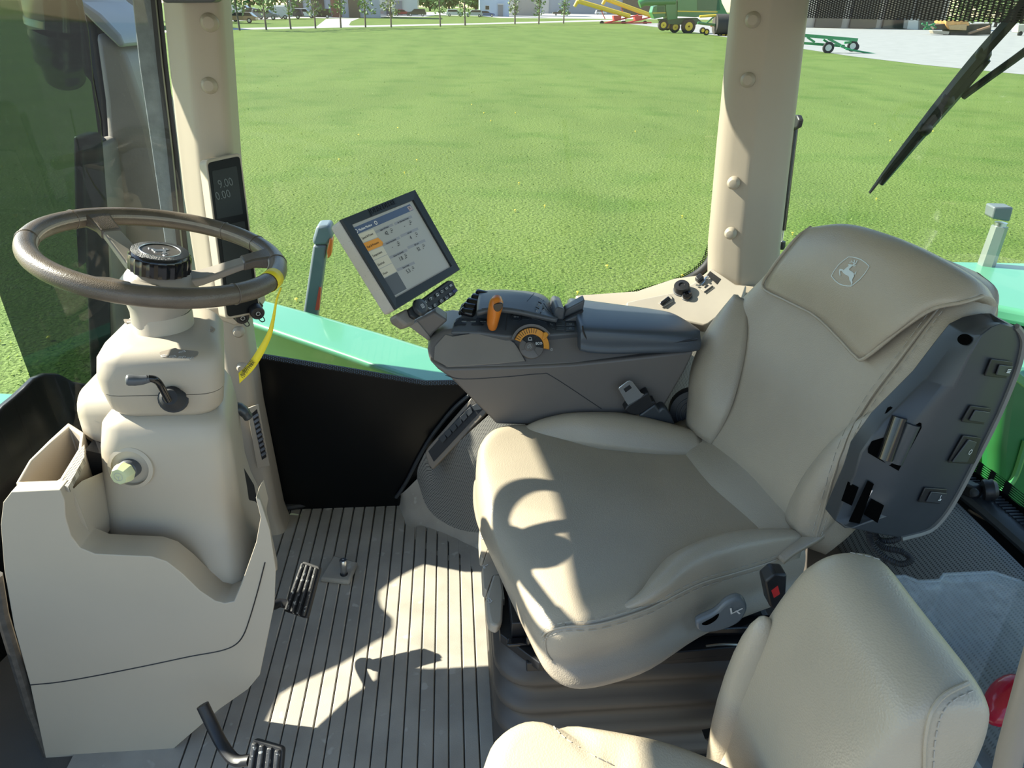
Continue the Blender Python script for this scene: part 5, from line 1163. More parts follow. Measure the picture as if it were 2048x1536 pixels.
# sill with switches
sl_ = thing('sill_panel', (.66, 1.78, .70), 'pale beige sill panel with switches and knobs at the rear pillar foot', 'panel')
SP0 = V(.62, 1.76, .752); SPN = V(-.25, -.42, .87).normalized()
Z9 = lambda pts: zz(pts, 1280, 500, .1367)
def sp9(pts, h=0): return [atP(x, y, SP0+SPN*h, SPN) for x, y in Z9(pts)]
SILL = M('pale_sill', (.36, .32, .265), .5, bump=(900, .08))
obj('sill_plate', MB().prism(sp9([(-200, 760), (0, 715), (480, 620), (780, 480), (1045, 260), (1400, 500), (1560, 515), (1500, 700), (1000, 1080), (930, 1100), (300, 960), (-200, 900)]), -SPN*.03), SILL, sl_, bevel=.004)
obj('speaker_slots', MB().prism(sp9([(1020, 310), (1180, 420), (1120, 500), (985, 370)], .0006), SPN*.0005), SILL, sl_)
for k in range(13):
    t = k/12; a = (lerp(1030, 1175, t), lerp(312, 420, t)); b = (lerp(985, 1118, t), lerp(372, 495, t)); q = sp9([a, b], .0012)
    obj('slot', MB().obox(q[0], q[1], .0022, .0008, SPN), BLACK, sl_)
def knob9(c, r, h, nm, lab, m_=BLACK):
    p = sp9([c], .0)[0]; t = thing(nm, p, lab, 'cap'); obj('base', MB().lathe(p, SPN, [(r*1.12, 0), (r*1.12, .003), (r, .004)], 28), GREYP, t)
    obj('cap', MB().lathe(p, SPN, [(r, .003), (r, h), (r*.9, h+.003), (r*.4, h+.004), (r*.35, h+.001)], 28), m_, t)
    return t
knob9((612, 590), .020, .018, 'socket_plug_cap', 'black round cap standing on the pale sill panel by the window')  # the round knob of the sill
knob9((690, 690), .0125, .010, 'sill_socket', 'small black ringed socket beside the round cap on the sill panel', GLOSSB)
lh = thing('sill_latch', sp9([(880, 450)])[0], 'black hooked latch on the sill panel next to the speaker slots', 'latch')
obj('hook', MB().prism(sp9([(800, 450), (880, 380), (940, 440), (860, 500)], .004), SPN*.014), BLACK, lh, bevel=.003)
obj('bail', MB().tube(cr(sp9([(820, 510), (870, 520), (930, 470), (960, 410), (1000, 395), (980, 430)], .006), 4), .0025, 6), STEEL, lh)
us = thing('sill_outlet', sp9([(975, 540)])[0], 'small square outlet plate set in the sill panel', 'outlet')
obj('plate', MB().prism(sp9([(880, 575), (990, 490), (1065, 530), (940, 625)], .0008), SPN*.003), SILL, us, bevel=.001)
obj('opening', MB().prism(sp9([(935, 545), (985, 505), (1005, 520), (955, 560)], .004), SPN*.0006), BLACK, us)
obj('shadow_gap', MB().prism(sp9([(935, 612), (1060, 520), (1066, 532), (942, 626)], .004), SPN*.0006), BLACK, us)
rs = thing('sill_rocker', sp9([(380, 760)])[0], 'long black rocker switch on the sill panel beside the padded lid', 'switch')
obj('frame', MB().prism(sp9([(270, 790), (420, 650), (470, 700), (480, 760), (330, 850)], .001), SPN*.004), SILL, rs, bevel=.001)
obj('rocker', MB().prism(sp9([(285, 795), (415, 695), (450, 730), (325, 825)], .005), SPN*.007), GLOSSB, rs, bevel=.002)

# ================================================================== rear: panel, rail, latch, bin
rp = thing('rear_window_ledge', (1.0, .9, .2), 'grey perforated sloping ledge below the rear window', 'ledge')
PERFR = dots_mat('perforated_blue_grey_panel', (.19, .20, .20), (.035, .035, .035), .0052, .27, axes='xy')
rw = [[V(x, y, z) for x, z in ((.955, .20), (.99, .29), (1.05, .37), (1.115, .425))] for y in (1.50, 1.30, 1.0, .7, .40)]
rw[0] = [p+V(-.03, 0, .0) for p in rw[0]]
obj('perforated_slope', MB().patch(rw, 3, 3), PERFR, rp, smooth=80, solid=.01)
obj('panel_foot', MB().box((.965, .95, .10), (.02, 1.1, .19)), GREYT, rp, bevel=.004)
obj('top_rail', MB().tube(cr([on_arc(RGC, RGS, t, .432, .045) for t in (.42, .55, .7, .9, 1.2)], 4), .026, 10, flat=.7), NAVY, rp)
rib = MB()
for k in range(56): rib.box(on_arc(RGC, RGS, .55+k*.0105, .449, .022), (.03, .0042, .006))
rbo = obj('vent_grille', rib, NAVY, rp); rbo['kind'] = 'stuff'
lt = thing('window_latch', on_arc(RGC, RGS, .60, .44, .03), 'black rear window latch with a ribbed round knob', 'latch')
obj('latch_arm', MB().obox(atX(1905, 962, 1.13), atX(1955, 985, 1.14), .03, .03), BLACK, lt, bevel=.006)
kc = atX(1966, 980, 1.15)
obj('latch_knob', MB().lathe(kc, V(.8, -.3, .2), [(.022, 0), (.024, .006), (.022, .012), (.024, .018), (.018, .026)], 24), BLACK, lt)
obj('latch_bolt', MB().lathe(atX(1950, 985, 1.125), V(-.9, -.4, .3), [(.009, 0), (.009, .006), (.004, .008)], 10), NAVY, lt)
# clear bin
CLEAR = bpy.data.materials.new('clear_plastic'); CLEAR.use_nodes = True
_n = CLEAR.node_tree; _b = _n.nodes['Principled BSDF']; _b.inputs['Base Color'].default_value = (.75, .82, .85, 1); _b.inputs['Roughness'].default_value = .15
_t = _n.nodes.new('ShaderNodeBsdfTransparent'); _t.inputs[0].default_value = (.86, .90, .92, 1); _m = _n.nodes.new('ShaderNodeMixShader'); _nz = _n.nodes.new('ShaderNodeTexNoise'); _nz.inputs['Scale'].default_value = 25
_r = _n.nodes.new('ShaderNodeMapRange'); _r.inputs[3].default_value = .74; _r.inputs[4].default_value = .93; _n.links.new(_nz.outputs[0], _r.inputs[0])
_n.links.new(_r.outputs[0], _m.inputs[0]); _n.links.new(_b.outputs[0], _m.inputs[1]); _n.links.new(_t.outputs[0], _m.inputs[2]); _n.links.new(_m.outputs[0], _n.nodes['Material Output'].inputs[0])
bn = thing('clear_bin', (.80, .68, .22), 'clear plastic storage bin behind the folding seat', 'bin')
def binring(k, z, dx=0):
    o = [(.655, .50), (.655, .62), (.662, .64), (.662, .72), (.655, .74), (.655, .855), (.71, .868), (.75, .868), (.765, .855), (.80, .855), (.815, .868), (.90, .868), (.93, .845), (.93, .74), (.92, .72), (.92, .64), (.93, .62), (.93, .50)]
    cx, cy = .79, .68; return [V(cx+(a-cx)*k, cy+(b-cy)*k, z) for a, b in o]
bm_ = MB().loft([binring(1.05, .555), binring(1.03, .55), binring(1.0, .545), binring(.95, .36), binring(.90, .27), binring(.86, .25)], caps=False); bl_ = binring(.86, .25); bm_.add(bl_, [tuple(range(len(bl_)))])
obj('bin_wall', bm_, CLEAR, bn, smooth=40, solid=.002)
obj('bin_rim', MB().ring(binring(1.05, .556), .003, 6), CLEAR, bn)
rd = thing('red_item', atZ(2005, 1400, .44), 'glossy red rounded item lying in the clear bin', 'item')
obj('red_shell', MB().ell(atZ(2012, 1400, .40), .05, .03, .022, 18, 10, Matrix.Rotation(math.radians(-35), 3, 'Y') @ Matrix.Rotation(math.radians(30), 3, 'Z')), M('glossy_red', (.55, .01, .03), .15, coat=.5), rd, smooth=80)
bi = thing('blue_item', V(.84, .60, .262), 'blue packet on the bottom of the clear bin', 'item')
obj('blue_packet', MB().box((.84, .60, .275), (.12, .10, .03)), M('blue_wrapper', (.03, .16, .34), .4), bi, bevel=.008)
gb = thing('grab_post', atY(2030, 1500, .40)-V(0, 0, .2), 'beige post in the bottom right corner of the picture', 'post')
obj('post', MB().tube([atY(1996, 1620, .42), atY(2022, 1500, .42), atY(2062, 1360, .42), atY(2110, 1200, .42)], .012, 12), BEIGE_D, gb)
# gas strut by the rear pillar
gs = thing('gas_strut', atX(1561, 495, .93), 'thin black gas strut standing behind the rear pillar', 'strut')
g0, g1 = atX(1563, 488, .935), atX(1592, 250, .935)
obj('strut_tube', MB().tube([g0.lerp(g1, .12), g1], .0072, 12), GLOSSB, gs); obj('strut_rod', MB().tube([g0, g0.lerp(g1, .14)], .0028, 8), STEEL, gs)
obj('lower_joint', MB().lathe(g0-V(0, 0, .014), V(0, 0, 1), [(.010, 0), (.012, .008), (.010, .022)], 14), BLACK, gs); obj('upper_joint', MB().prism([atX(x, y, .93) for x, y in ((1583, 240), (1590, 230), (1604, 230), (1608, 240), (1604, 255), (1590, 262), (1584, 256))], V(-.012, .006, 0)), BLACK, gs, bevel=.003)
# ================================================================== tractor parts outside the glass
ft = thing('front_fender', atZ(700, 720, .30)-V(0, 0, .55), 'light green front tank cover seen through the side window', 'fender')
TEAL = M('pale_green_paint', (.095, .31, .19), .3, coat=.4, var=(2, .04))
obj('cover', MB().prism([atZ(x, y, .30) for x, y in ((455, 578), (600, 616), (760, 662), (900, 706), (1010, 750), (1010, 800), (900, 786), (855, 772), (700, 716), (560, 668), (455, 632))], V(.12, .34, -.5)), TEAL, ft, bevel=.03, seg=4)
sa = thing('signal_arm', atY(620, 640, 3.05)-V(0, 0, .2), 'dark grey signal arm with orange lens and red strip beyond the fender', 'signal')
ZA = lambda pts: zz(pts, 580, 360, .3027)
def ay(pts, y=3.05): return [atY(a, b, y) for a, b in ZA(pts)]
obj('head', MB().prism(ay([(175, 303), (262, 300), (282, 380), (245, 432), (150, 432), (148, 395)]), V(0, .10, 0)), M('blue_grey_plastic', (.15, .19, .21), .4), sa, bevel=.012)
obj('post', MB().prism(ay([(152, 432), (242, 432), (100, 1500), (0, 1480)]), V(0, .08, 0)), M('blue_grey_plastic_b', (.12, .15, .165), .45), sa, bevel=.01)
obj('orange_lens', MB().prism(ay([(262, 385), (281, 395), (270, 500), (248, 522), (244, 470)], 3.045), V(0, .05, 0)), M('orange_lens', (.8, .16, .02), .25), sa, bevel=.004)
obj('red_strip', MB().prism(ay([(192, 708), (204, 716), (190, 860), (165, 860)], 3.045), V(0, .03, 0)), M('red_strip', (.62, .05, .03), .4), sa)
# exhaust side: duct, pipe, mirror
du_ = thing('intake_duct', atY(260, 900, 2.25)-V(0, 0, .6), 'big dark grey intake duct standing outside the windshield', 'duct')
def dy(pts, y=2.25): return [atY(a, b, y) for a, b in pts]
DUCT = M('dusty_dark_duct', (.22, .20, .18), .5, bump=(120, .2), var=(5, .15), spots=(160, .68, (.25, .24, .22)))
obj('duct_face', MB().prism(dy([(186, 60), (232, 92), (248, 110), (262, 150), (300, 260), (420, 800), (240, 800), (222, 420), (206, 200)]), V(.02, .22, 0)), DUCT, du_, bevel=.02, seg=3)
obj('duct_side', MB().prism(dy([(150, -20), (170, 15), (190, 60), (210, 200), (226, 420), (245, 800), (190, 800), (206, 420), (196, 240), (182, 168), (165, 150), (160, 118)], 2.27), V(.02, .2, 0)), M('blue_black_duct', (.03, .034, .045), .4, bump=(120, .2)), du_, bevel=.012)
obj('duct_cap', MB().prism(dy([(146, -30), (160, 0), (200, 28), (240, 70), (249, 92), (238, 96), (228, 86), (190, 50), (150, 10)], 2.22), V(.02, .26, 0)), M('grey_duct_cap', (.20, .22, .24), .4), du_, bevel=.012)
hr_ = thing('grab_rail_cover', atY(180, 900, 2.12)-V(0, 0, .5), 'grey-brown rounded cover in front of the dark intake duct', 'cover')
obj('cover_face', MB().prism(dy([(160, 290), (188, 288), (197, 300), (212, 420), (240, 800), (180, 800), (165, 420)], 2.12), V(0, .16, 0)), DUCT, hr_, bevel=.012, seg=3)
obj('cover_top', MB().prism(dy([(145, 272), (172, 272), (194, 290), (160, 292), (160, 420), (155, 540), (148, 420)], 2.125), V(0, .08, 0)), M('blue_black_cover', (.035, .04, .05), .4), hr_, bevel=.008)
ss = thing('added_dimmer', atY(130, 780, 2.08), 'dusty smoked plastic shield standing between windshield and intake duct', 'shield')
DIMMER = glass_mat('added_dimmer_tint', (.25, .31, .27), dust=.06, dustcol=(.30, .34, .33), dust_scale=85)  # added dark sheet: dims the lawn behind it, clear of the sun's path
obj('dimmer_sheet', MB().prism([atY(x, y, 2.08) for x, y in ((-50, -60), (-50, 450), (0, 592), (68, 776), (120, 830), (225, 830), (214, 420), (200, 240), (186, 165), (176, 60), (150, -60))], V(0, .004, 0)), DIMMER, ss, smooth=None)
obj('dimmer_foot', MB().prism([atY(x, y, 2.08) for x, y in ((110, 815), (228, 815), (232, 880), (120, 880))], V(0, .05, 0)), M('dimmer_foot_black', (.02, .02, .02), .6), ss)
ex = thing('exhaust_pipe', atY(110, 260, 2.35), 'polished exhaust pipe with a bright clamp outside the windshield', 'pipe')
xa = [atY(*p, 2.35) for p in ((112, -60), (114, 10), (116, 50), (118, 58))]
obj('pipe', MB().tube(xa, [.085, .085, .078, .078], 28), M('polished_pipe', (.55, .6, .55), .12, 1.0), ex, smooth=60)
obj('clamp', MB().tube([atY(116, 43, 2.35), atY(117, 57, 2.35)], .082, 28), CHROME, ex, smooth=60)
obj('elbow', MB().tube(cr([atY(118, 58, 2.35), atY(120, 90, 2.36), atY(124, 125, 2.38), atY(132, 160, 2.42)], 4), [.076]*4+[.07]*4+[.055]*4+[.03], 24), M('dull_pipe', (.30, .36, .32), .25, 1.0), ex, smooth=60)
mi = thing('side_mirror', atY(262, 75, 2.6)-V(0, 0, .02), 'dark side mirror housing above the duct next to the pillar', 'mirror')
obj('housing', MB().prism(dy([(243, -40), (262, -40), (275, 78), (263, 66), (257, 54), (248, 15)], 2.6), V(.03, .10, 0)), M('mirror_grey', (.10, .12, .14), .4), mi, bevel=.008)
obj('mirror_clip', MB().prism(dy([(258, 32), (264, 33), (267, 46), (261, 45)], 2.595), V(0, .01, 0)), GREYPR, mi)
# teal hood corner at the far left
hc_ = thing('hood_corner', atY(-10, 860, 2.3)-V(0, 0, .3), 'pale green hood corner at the left edge beyond the windshield', 'hood')
obj('hood_panel', MB().prism([atZ(x, y, .38) for x, y in ((-60, 778), (46, 783), (40, 800), (60, 900), (-60, 1000))], V(0, 0, -.5)), TEAL, hc_, bevel=.02)
# rear fender
rf = thing('rear_fender', atY(2000, 1200, 2.05)-V(0, 0, .4), 'green rear wheel fender seen through the rear window', 'fender')
RFG = M('bright_green_paint', (.06, .40, .06), .3, coat=.4)
obj('top_plate', MB().prism([atZ(x, y, .62) for x, y in ((1880, 521), (2420, 532), (2420, 700), (2048, 622), (1962, 606), (1900, 600))], V(0, 0, -.05)), TEAL, rf, bevel=.015, seg=3)
obj('edge_band', MB().prism([atZ(x, y, .585) for x, y in ((1940, 600), (2120, 628), (2120, 650), (1950, 616))], V(0, 0, -.03)), DKMETAL, rf)
obj('shoulder', MB().prism([atZ(x, y, .56) for x, y in ((1925, 606), (2120, 640), (2120, 800), (1975, 690), (1930, 660))], V(0, 0, -.04)), TEAL, rf, bevel=.01)
obj('inner_plate', MB().prism([atY(x, y, 2.02) for x, y in ((1880, 610), (2420, 800), (2420, 1500), (2100, 1700), (1880, 1200))], V(0, .03, 0)), RFG, rf)
obj('wheel_bulge', MB().prism([atY(x, y, 1.90) for x, y in ((2010, 740), (2040, 690), (2120, 700), (2120, 1160), (1985, 1090), (1990, 900))], V(0, .10, 0)), M('deep_green_paint', (.02, .14, .04), .3, coat=.4), rf, bevel=.04, seg=4)
obj('bulge_ridge', MB().tube(cr([atY(x, y, 1.895) for x, y in ((2052, 880), (2030, 950), (2005, 985), (1990, 1010))], 5), .012, 8), M('ridge_green', (.05, .22, .08), .25), rf)
obj('stay', MB().tube([atY(1966, 900, 2.0), atY(1972, 990, 2.0)], .016, 8), JDGREEN, rf)
lp_ = thing('beacon_post', atY(1940, 640, 2.30), 'grey hexagonal metal post with a square cap on the rear fender', 'post')
POST = M('grey_green_steel', (.30, .33, .31), .35, .5)
q0, q1 = atY(1948, 600, 2.30), atY(2000, 452, 2.30)
obj('pole', MB().tube([q0, q1], [.030, .026], 6), POST, lp_, smooth=20)
obj('neck', MB().tube([q1, q1+(q1-q0).normalized()*.012], .02, 16), STEEL, lp_)
obj('cap', MB().prism([atY(x, y, 2.285) for x, y in ((1989, 414), (2028, 415), (2020, 444), (1985, 438))], V(.01, .06, 0)), M('grey_plastic_cap', (.13, .15, .155), .4), lp_, bevel=.006)
# rear wiper
def rgo(x, y, off):
    h = hit(RGC, RGS, x, y)
    return on_arc(RGC, RGS, h[0], h[1].z, off) if h else None
wi = thing('rear_wiper', rgo(1735, 385, -.02), 'long black wiper blade and arm resting on the rear window', 'wiper')
WIP = M('wiper_black', (.016, .020, .012), .5)
bp_ = [(1733, 388), (1780, 325), (1860, 222), (1940, 122), (2010, 40), (2060, -20)]
P = [rgo(x, y, -.02) for x, y in bp_]
if all(P):
    ww = [.005, .010, .0165, .019, .019, .019]
    obj('blade', MB().tube(cr(P, 4), [lerp(ww[i//4], ww[min(i//4+1, 5)], (i % 4)/4) for i in range(21)], 6, flat=.5), WIP, wi)
    P2 = [rgo(x, y, -.030) for x, y in ((1752, 372), (1830, 268), (1900, 185), (1960, 120))]
    obj('blade_frame', MB().tube(cr(P2, 4), [.006+.010*math.sin(math.pi*i/12) for i in range(13)], 6), WIP, wi)
    obj('arm', MB().tube([rgo(x, y, -.045) for x, y in ((1905, 195), (1950, 158), (2000, 120), (2060, 72))], .0085, 8), WIP, wi)
    for x, y in ((1842, 258), (1886, 200), (1955, 110)): obj('clip', MB().ell(rgo(x, y, -.022), .016, .016, .018, 10, 6), WIP, wi)
# ================================================================== far lawn edge: trees, cars, buildings, machines
FARV = lambda x, y: atG(x, y)
LEAF = M('tree_leaves', (.10, .20, .05), .7, var=(1.5, .4)); LEAF2 = M('tree_leaves_olive', (.16, .22, .09), .7, var=(1.5, .4)); BARK = M('tree_bark', (.12, .10, .085), .9, bump=(30, .4))
def foliage(mb, c, r, n, rng, size):
    for _ in range(n):
        while True:
            p = V(rng.uniform(-1, 1), rng.uniform(-1, 1), rng.uniform(-1, 1))
            if p.length < 1: break
        q = c+Vector((p.x*r[0], p.y*r[1], p.z*r[2])); a = V(rng.gauss(0, 1), rng.gauss(0, 1), rng.gauss(0, 1)).normalized(); b = a.cross(V(rng.gauss(0, 1), rng.gauss(0, 1), rng.gauss(0, 1))).normalized(); s = size*rng.uniform(.6, 1.4)
        mb.add([q+a*s, q+b*s*.6, q-a*s, q-b*s*.6], [(0, 1, 2, 3)])
def tree(base, h, r, seed, label, group=None, leaf=LEAF, dens=260, low=.32, trunk=.16):
    rng = random.Random(seed); t = thing('young_tree', base, label, 'tree', group)
    lean = V(rng.uniform(-.03, .03)*h, rng.uniform(-.02, .02)*h, 0)
    obj('trunk', MB().tube([base-V(0, 0, .05), base+lean*.4+V(0, 0, h*.4), base+lean+V(0, 0, h*.9)], [trunk, trunk*.8, trunk*.25], 8), BARK, t)
    f = MB()
    for k in range(7): 
        z = lerp(low, .95, (k+.5)/7); rr = r*(1-.75*abs(z-.55))*rng.uniform(.75, 1.1)
        foliage(f, base+lean*z+V(rng.uniform(-.3, .3)*r, rng.uniform(-.3, .3)*r, h*z), (rr, rr, h*.09), dens//7, rng, .22)
    c = obj('crown', f, leaf, t, smooth=None); c['kind'] = 'stuff'
    br = MB()
    for k in range(5):
        z = lerp(low, .8, k/5); a = rng.uniform(0, 6.28); br.tube([base+lean*z+V(0, 0, h*z), base+lean*z+V(math.cos(a)*r*.8, math.sin(a)*r*.8, h*z+r*.5)], [trunk*.35, .02], 5)
    obj('branches', br, BARK, t); return t
tx = [(440+a*.254, b*.254) for a, b in ((155, 238), (365, 236), (558, 230), (752, 224), (952, 219), (1146, 216), (1348, 215), (1735, 208), (1930, 201))]+[(960+a*.254, b*.254) for a, b in ((275, 190), (462, 190), (657, 185))]
nearby = ['leftmost of the row, beside the beige front pillar', 'second from the beige front pillar', 'third from the pillar, before the white van', 'in front of the first garage door', 'at the right of the first garage door', 'at the end of the driveway', 'in front of the navy vehicle', 'beside the pale green shed', 'in front of the white parked vehicle', 'left of the orange skip', 'right of the orange skip', 'rightmost of the row, before the dark pickup']
for i, (x, y) in enumerate(tx):
    b = FARV(x, y); d = b.length; tree(b, 7.2*random.uniform(.9, 1.1), 1.5, 100+i, 'slim young roadside tree, '+nearby[i], 'row of young trees at the road', LEAF2 if i % 3 == 0 else LEAF, 230, .24, .115 if d < 125 else .15)

GLASSD = M('car_glass', (.02, .025, .03), .1); TYRE = M('tyre', (.015, .015, .015), .8); RIM = M('wheel_rim', (.5, .5, .5), .35, .8); LAMPR = M('tail_lamp', (.5, .02, .02), .3)
_paint = {}
def paint(c):
    if c not in _paint: _paint[c] = M('paint_%d' % len(_paint), tuple(q*.75 for q in c), .25, coat=.5, var=(1, .03))
    return _paint[c]
def car(x, y, L, col, kind, label, face=1, rot=0.0):
    b = FARV(x, y); t = thing('parked_'+('pickup' if kind == 'pickup' else 'van' if kind == 'van' else 'car'), b, label, {'pickup': 'truck', 'van': 'van'}.get(kind, 'car'), 'vehicles parked by the far buildings')
    w = 1.85; p = paint(col)
    if kind == 'suv': prof = [(-.5, .22), (-.5, .50), (-.47, .56), (-.43, .98), (-.36, 1.0), (.12, 1.0), (.26, .64), (.46, .56), (.5, .45), (.5, .22)]; H = 1.72
    elif kind == 'car': prof = [(-.5, .24), (-.5, .60), (-.44, .68), (-.34, .98), (.02, 1.0), (.20, .70), (.45, .58), (.5, .46), (.5, .24)]; H = 1.45
    elif kind == 'van': prof = [(-.5, .18), (-.5, .95), (-.47, 1.0), (.24, 1.0), (.38, .62), (.48, .52), (.5, .2)]; H = 2.1
    else: prof = [(-.5, .26), (-.5, .55), (-.12, .55), (-.11, .96), (-.07, 1.0), (.12, 1.0), (.24, .62), (.46, .58), (.5, .5), (.5, .26)]; H = 1.85
    obj('body', MB().prism([b+V(a*L*face, -w/2, h*H) for a, h in prof], V(0, w, 0)), p, t, bevel=.06, seg=2)
    g0, g1 = (-.40, .16) if kind != 'pickup' else (-.09, .16)
    if kind == 'van': g0, g1 = .10, .30
    obj('side_window', MB().prism([b+V(a*L*face, -w/2-.012, h*H) for a, h in ((g0, .66), (g0+.03, .94), (g1-.06, .94), (g1+.05, .66))], V(0, .02, 0)), GLASSD, t)
    for s_ in (-.31, .32):
        wl = b+V(s_*L*face, -w/2-.01, .35); o = obj('wheel', MB().lathe(wl, V(0, 1, 0), [(.34, 0), (.36, .05), (.36, .22), (.34, .25)], 16), TYRE, t); obj('hub', MB().lathe(wl-V(0, .012, 0), V(0, 1, 0), [(.20, 0), (.20, .02)], 12), RIM, o)
    obj('lamp', MB().box(b+V(-.495*L*face, -w/2+.2, .62*H*.85), (.06, .3, .16)), LAMPR, t)
    return t
zc = lambda a, b: (440+a*.254, b*.254); zd = lambda a, b: (960+a*.254, b*.254)
for (x, y), L, c, k, lab, fc in ((zc(48, 168), 5.2, (.01, .01, .012), 'pickup', 'black pickup at the left end of the parked vehicles', 1), (zc(160, 180), 5.0, (.42, .27, .14), 'car', 'low tan car in front of the parked row at left', -1), (zc(168, 130), 5.4, (.75, .75, .74), 'van', 'white van behind the low tan car', 1),
  (zc(255, 150), 5.6, (.03, .04, .05), 'pickup', 'dark pickup parked between the white vans', -1), (zc(362, 155), 4.6, (.22, .23, .24), 'suv', 'grey car behind the second young tree', 1), (zc(450, 150), 5.4, (.72, .72, .70), 'van', 'white van with a flat front right of the grey car', -1), (zc(500, 122), 4.4, (.78, .78, .77), 'van', 'white van half hidden behind the others at left', 1),
  (zc(558, 148), 4.8, (.03, .035, .06), 'suv', 'dark blue car left of the service building', -1), (zc(670, 142), 4.4, (.80, .80, .79), 'suv', 'white car before the first garage door', 1), (zc(795, 142), 4.6, (.012, .012, .014), 'suv', 'black car before the second garage door', -1), (zc(1280, 128), 5.0, (.02, .03, .07), 'suv', 'navy car standing right of the garage doors', -1),
  (zc(1440, 122), 4.4, (.42, .03, .03), 'car', 'red car in front of the pale green shed', 1), (zc(1550, 128), 5.0, (.035, .045, .03), 'suv', 'dark green car beside the red one', -1), (zc(1850, 130), 4.7, (.74, .75, .76), 'suv', 'white car right of the shed', 1), (zc(1998, 134), 4.7, (.50, .53, .55), 'suv', 'silver car beside the white house', -1),
  (zd(50, 132), 4.6, (.06, .12, .30), 'car', 'blue car before the white house', 1), (zd(640, 122), 6.2, (.02, .022, .024), 'pickup', 'dark pickup before the blue-grey building', -1), (zd(950, 116), 4.6, (.72, .72, .73), 'suv', 'white car behind the yellow augers', 1), (zd(1110, 118), 4.6, (.35, .36, .37), 'suv', 'grey car behind the augers near the dark doorway', 1)):
    car(x, y, L, c, k, lab, fc)
# skip and tote
sk_ = FARV(*zd(345, 122)); t = thing('orange_skip', sk_, 'orange steel skip standing among the parked vehicles', 'container')
obj('skip_body', MB().prism([sk_+V(a, -.8, b) for a, b in ((-2.0, .1), (-2.2, 2.4), (2.2, 2.4), (2.0, .1))], V(0, 1.8, 0)), M('orange_red_paint', (.62, .14, .06), .5), t, bevel=.05)
for k in range(4): obj('stiffener', MB().box(sk_+V(-1.5+k, -.84, 1.25), (.12, .08, 2.2)), M('orange_red_paint_b', (.52, .11, .05), .5), t)
to_ = FARV(*zd(432, 120)); t = thing('pale_tote', to_, 'pale caged tote right of the orange skip', 'container')
obj('tank', MB().box(to_+V(0, 0, .9), (2.4, 1.2, 1.6)), M('pale_tank', (.6, .62, .62), .4), t, bevel=.1); obj('pallet', MB().box(to_+V(0, 0, .07), (2.5, 1.2, .14)), BARK, t)
for k in range(5): obj('cage_bar', MB().box(to_+V(-1.1+k*.55, -.63, .9), (.06, .06, 1.7)), RIM, t)
# buildings
def bld(name, x0, x1, ybase, H, depth, wall, roofc, label, doors=(), roof='flat', back=0, sign=None, wins=()):
    a, b = FARV(x0, ybase), FARV(x1, ybase); a.y += back; b.y = a.y; 
    sc_ = a.y/FARV(x0, ybase).y; a.x *= sc_; b.x = FARV(x1, ybase).x*sc_
    t = thing(name, V((a.x+b.x)/2, a.y+depth/2, GZ), label, 'building')
    w = b.x-a.x
    obj('wall', MB().box(V((a.x+b.x)/2, a.y+depth/2, GZ+H/2), (w, depth, H)), paint(wall), t)
    if roof == 'flat': obj('roof', MB().box(V((a.x+b.x)/2, a.y+depth/2, GZ+H+.15), (w+.6, depth+.6, .3)), paint(roofc), t)
    else: obj('roof', MB().prism([V(a.x-.4, a.y-.4, GZ+H), V(a.x-.4, a.y+depth+.4, GZ+H), V(a.x-.4, a.y+depth/2, GZ+H+depth*.28)], V(w+.8, 0, 0)), paint(roofc), t)
    for u0, u1, h0, h1, c in doors:
        d = obj('garage_door', MB().box(V(lerp(a.x, b.x, (u0+u1)/2), a.y-.20, GZ+(h0+h1)/2), ((u1-u0)*w, .6, h1-h0)), paint(c), t)
        obj('door_frame', MB().box(V(lerp(a.x, b.x, (u0+u1)/2), a.y-.28, GZ+h1+.15), ((u1-u0)*w+.5, .7, .3)), paint((.6, .64, .68)), d)
    for u, z in wins:
        d = obj('window', MB().box(V(lerp(a.x, b.x, u), a.y-.03, GZ+z), (1.3, .1, 1.2)), paint((.7, .72, .72)), t); obj('pane', MB().box(V(lerp(a.x, b.x, u), a.y-.07, GZ+z), (1.05, .08, .95)), GLASSD, d)
    if sign: obj('sign_band', MB().box(V(lerp(a.x, b.x, .62), a.y-.15, GZ+H*.62), (w*.36, .2, 1.6)), paint(sign), t)
    return t
BG = (.40, .46, .56)
bld('service_building', 577, 775, 33, 9.5, 18, BG, (.35, .38, .42), 'long blue-grey service building with open garage doors', ((.04, .17, 0, 5.6, (.03, .03, .03)), (.26, .40, 0, 5.6, (.02, .02, .022)), (.47, .58, 0, 4.6, (.22, .08, .06)), (.66, .78, 0, 4.6, (.05, .045, .045))), sign=(.10, .26, .55))
bld('porch_annex', 745, 783, 32.2, 5.0, 8, (.45, .43, .40), (.30, .08, .06), 'small annex with a red roof beside the service building', ((.2, .7, 0, 3.2, (.12, .1, .09)),), roof='gable', back=9)
bld('pale_shed', 785, 838, 31, 5.2, 12, (.55, .66, .64), (.72, .80, .78), 'pale green shed with a light roof right of the service building', ((.12, .4, 0, 3.6, (.2, .24, .28)),), roof='gable', back=8)
bld('white_house', 960, 1014, 34, 6.0, 10, (.48, .60, .78), (.70, .74, .80), 'white and blue house behind the young trees', ((.62, .78, 0, 3, (.2, .22, .26)),), roof='gable', back=14, wins=((.25, 2.2),))
bld('grey_barn', 1018, 1072, 34, 12, 16, (.34, .34, .33), (.4, .4, .4), 'grey barn behind the orange skip', ((.02, .22, 0, 8, (.62, .60, .54)),), back=32)
bld('blue_barn', 1076, 1330, 36, 17, 22, (.30, .35, .42), (.4, .45, .5), 'large blue-grey barn with a dark doorway behind the augers', ((.49, .66, 0, 9, (.02, .02, .022)), (.02, .06, 0, 6, (.5, .5, .5))), back=130)
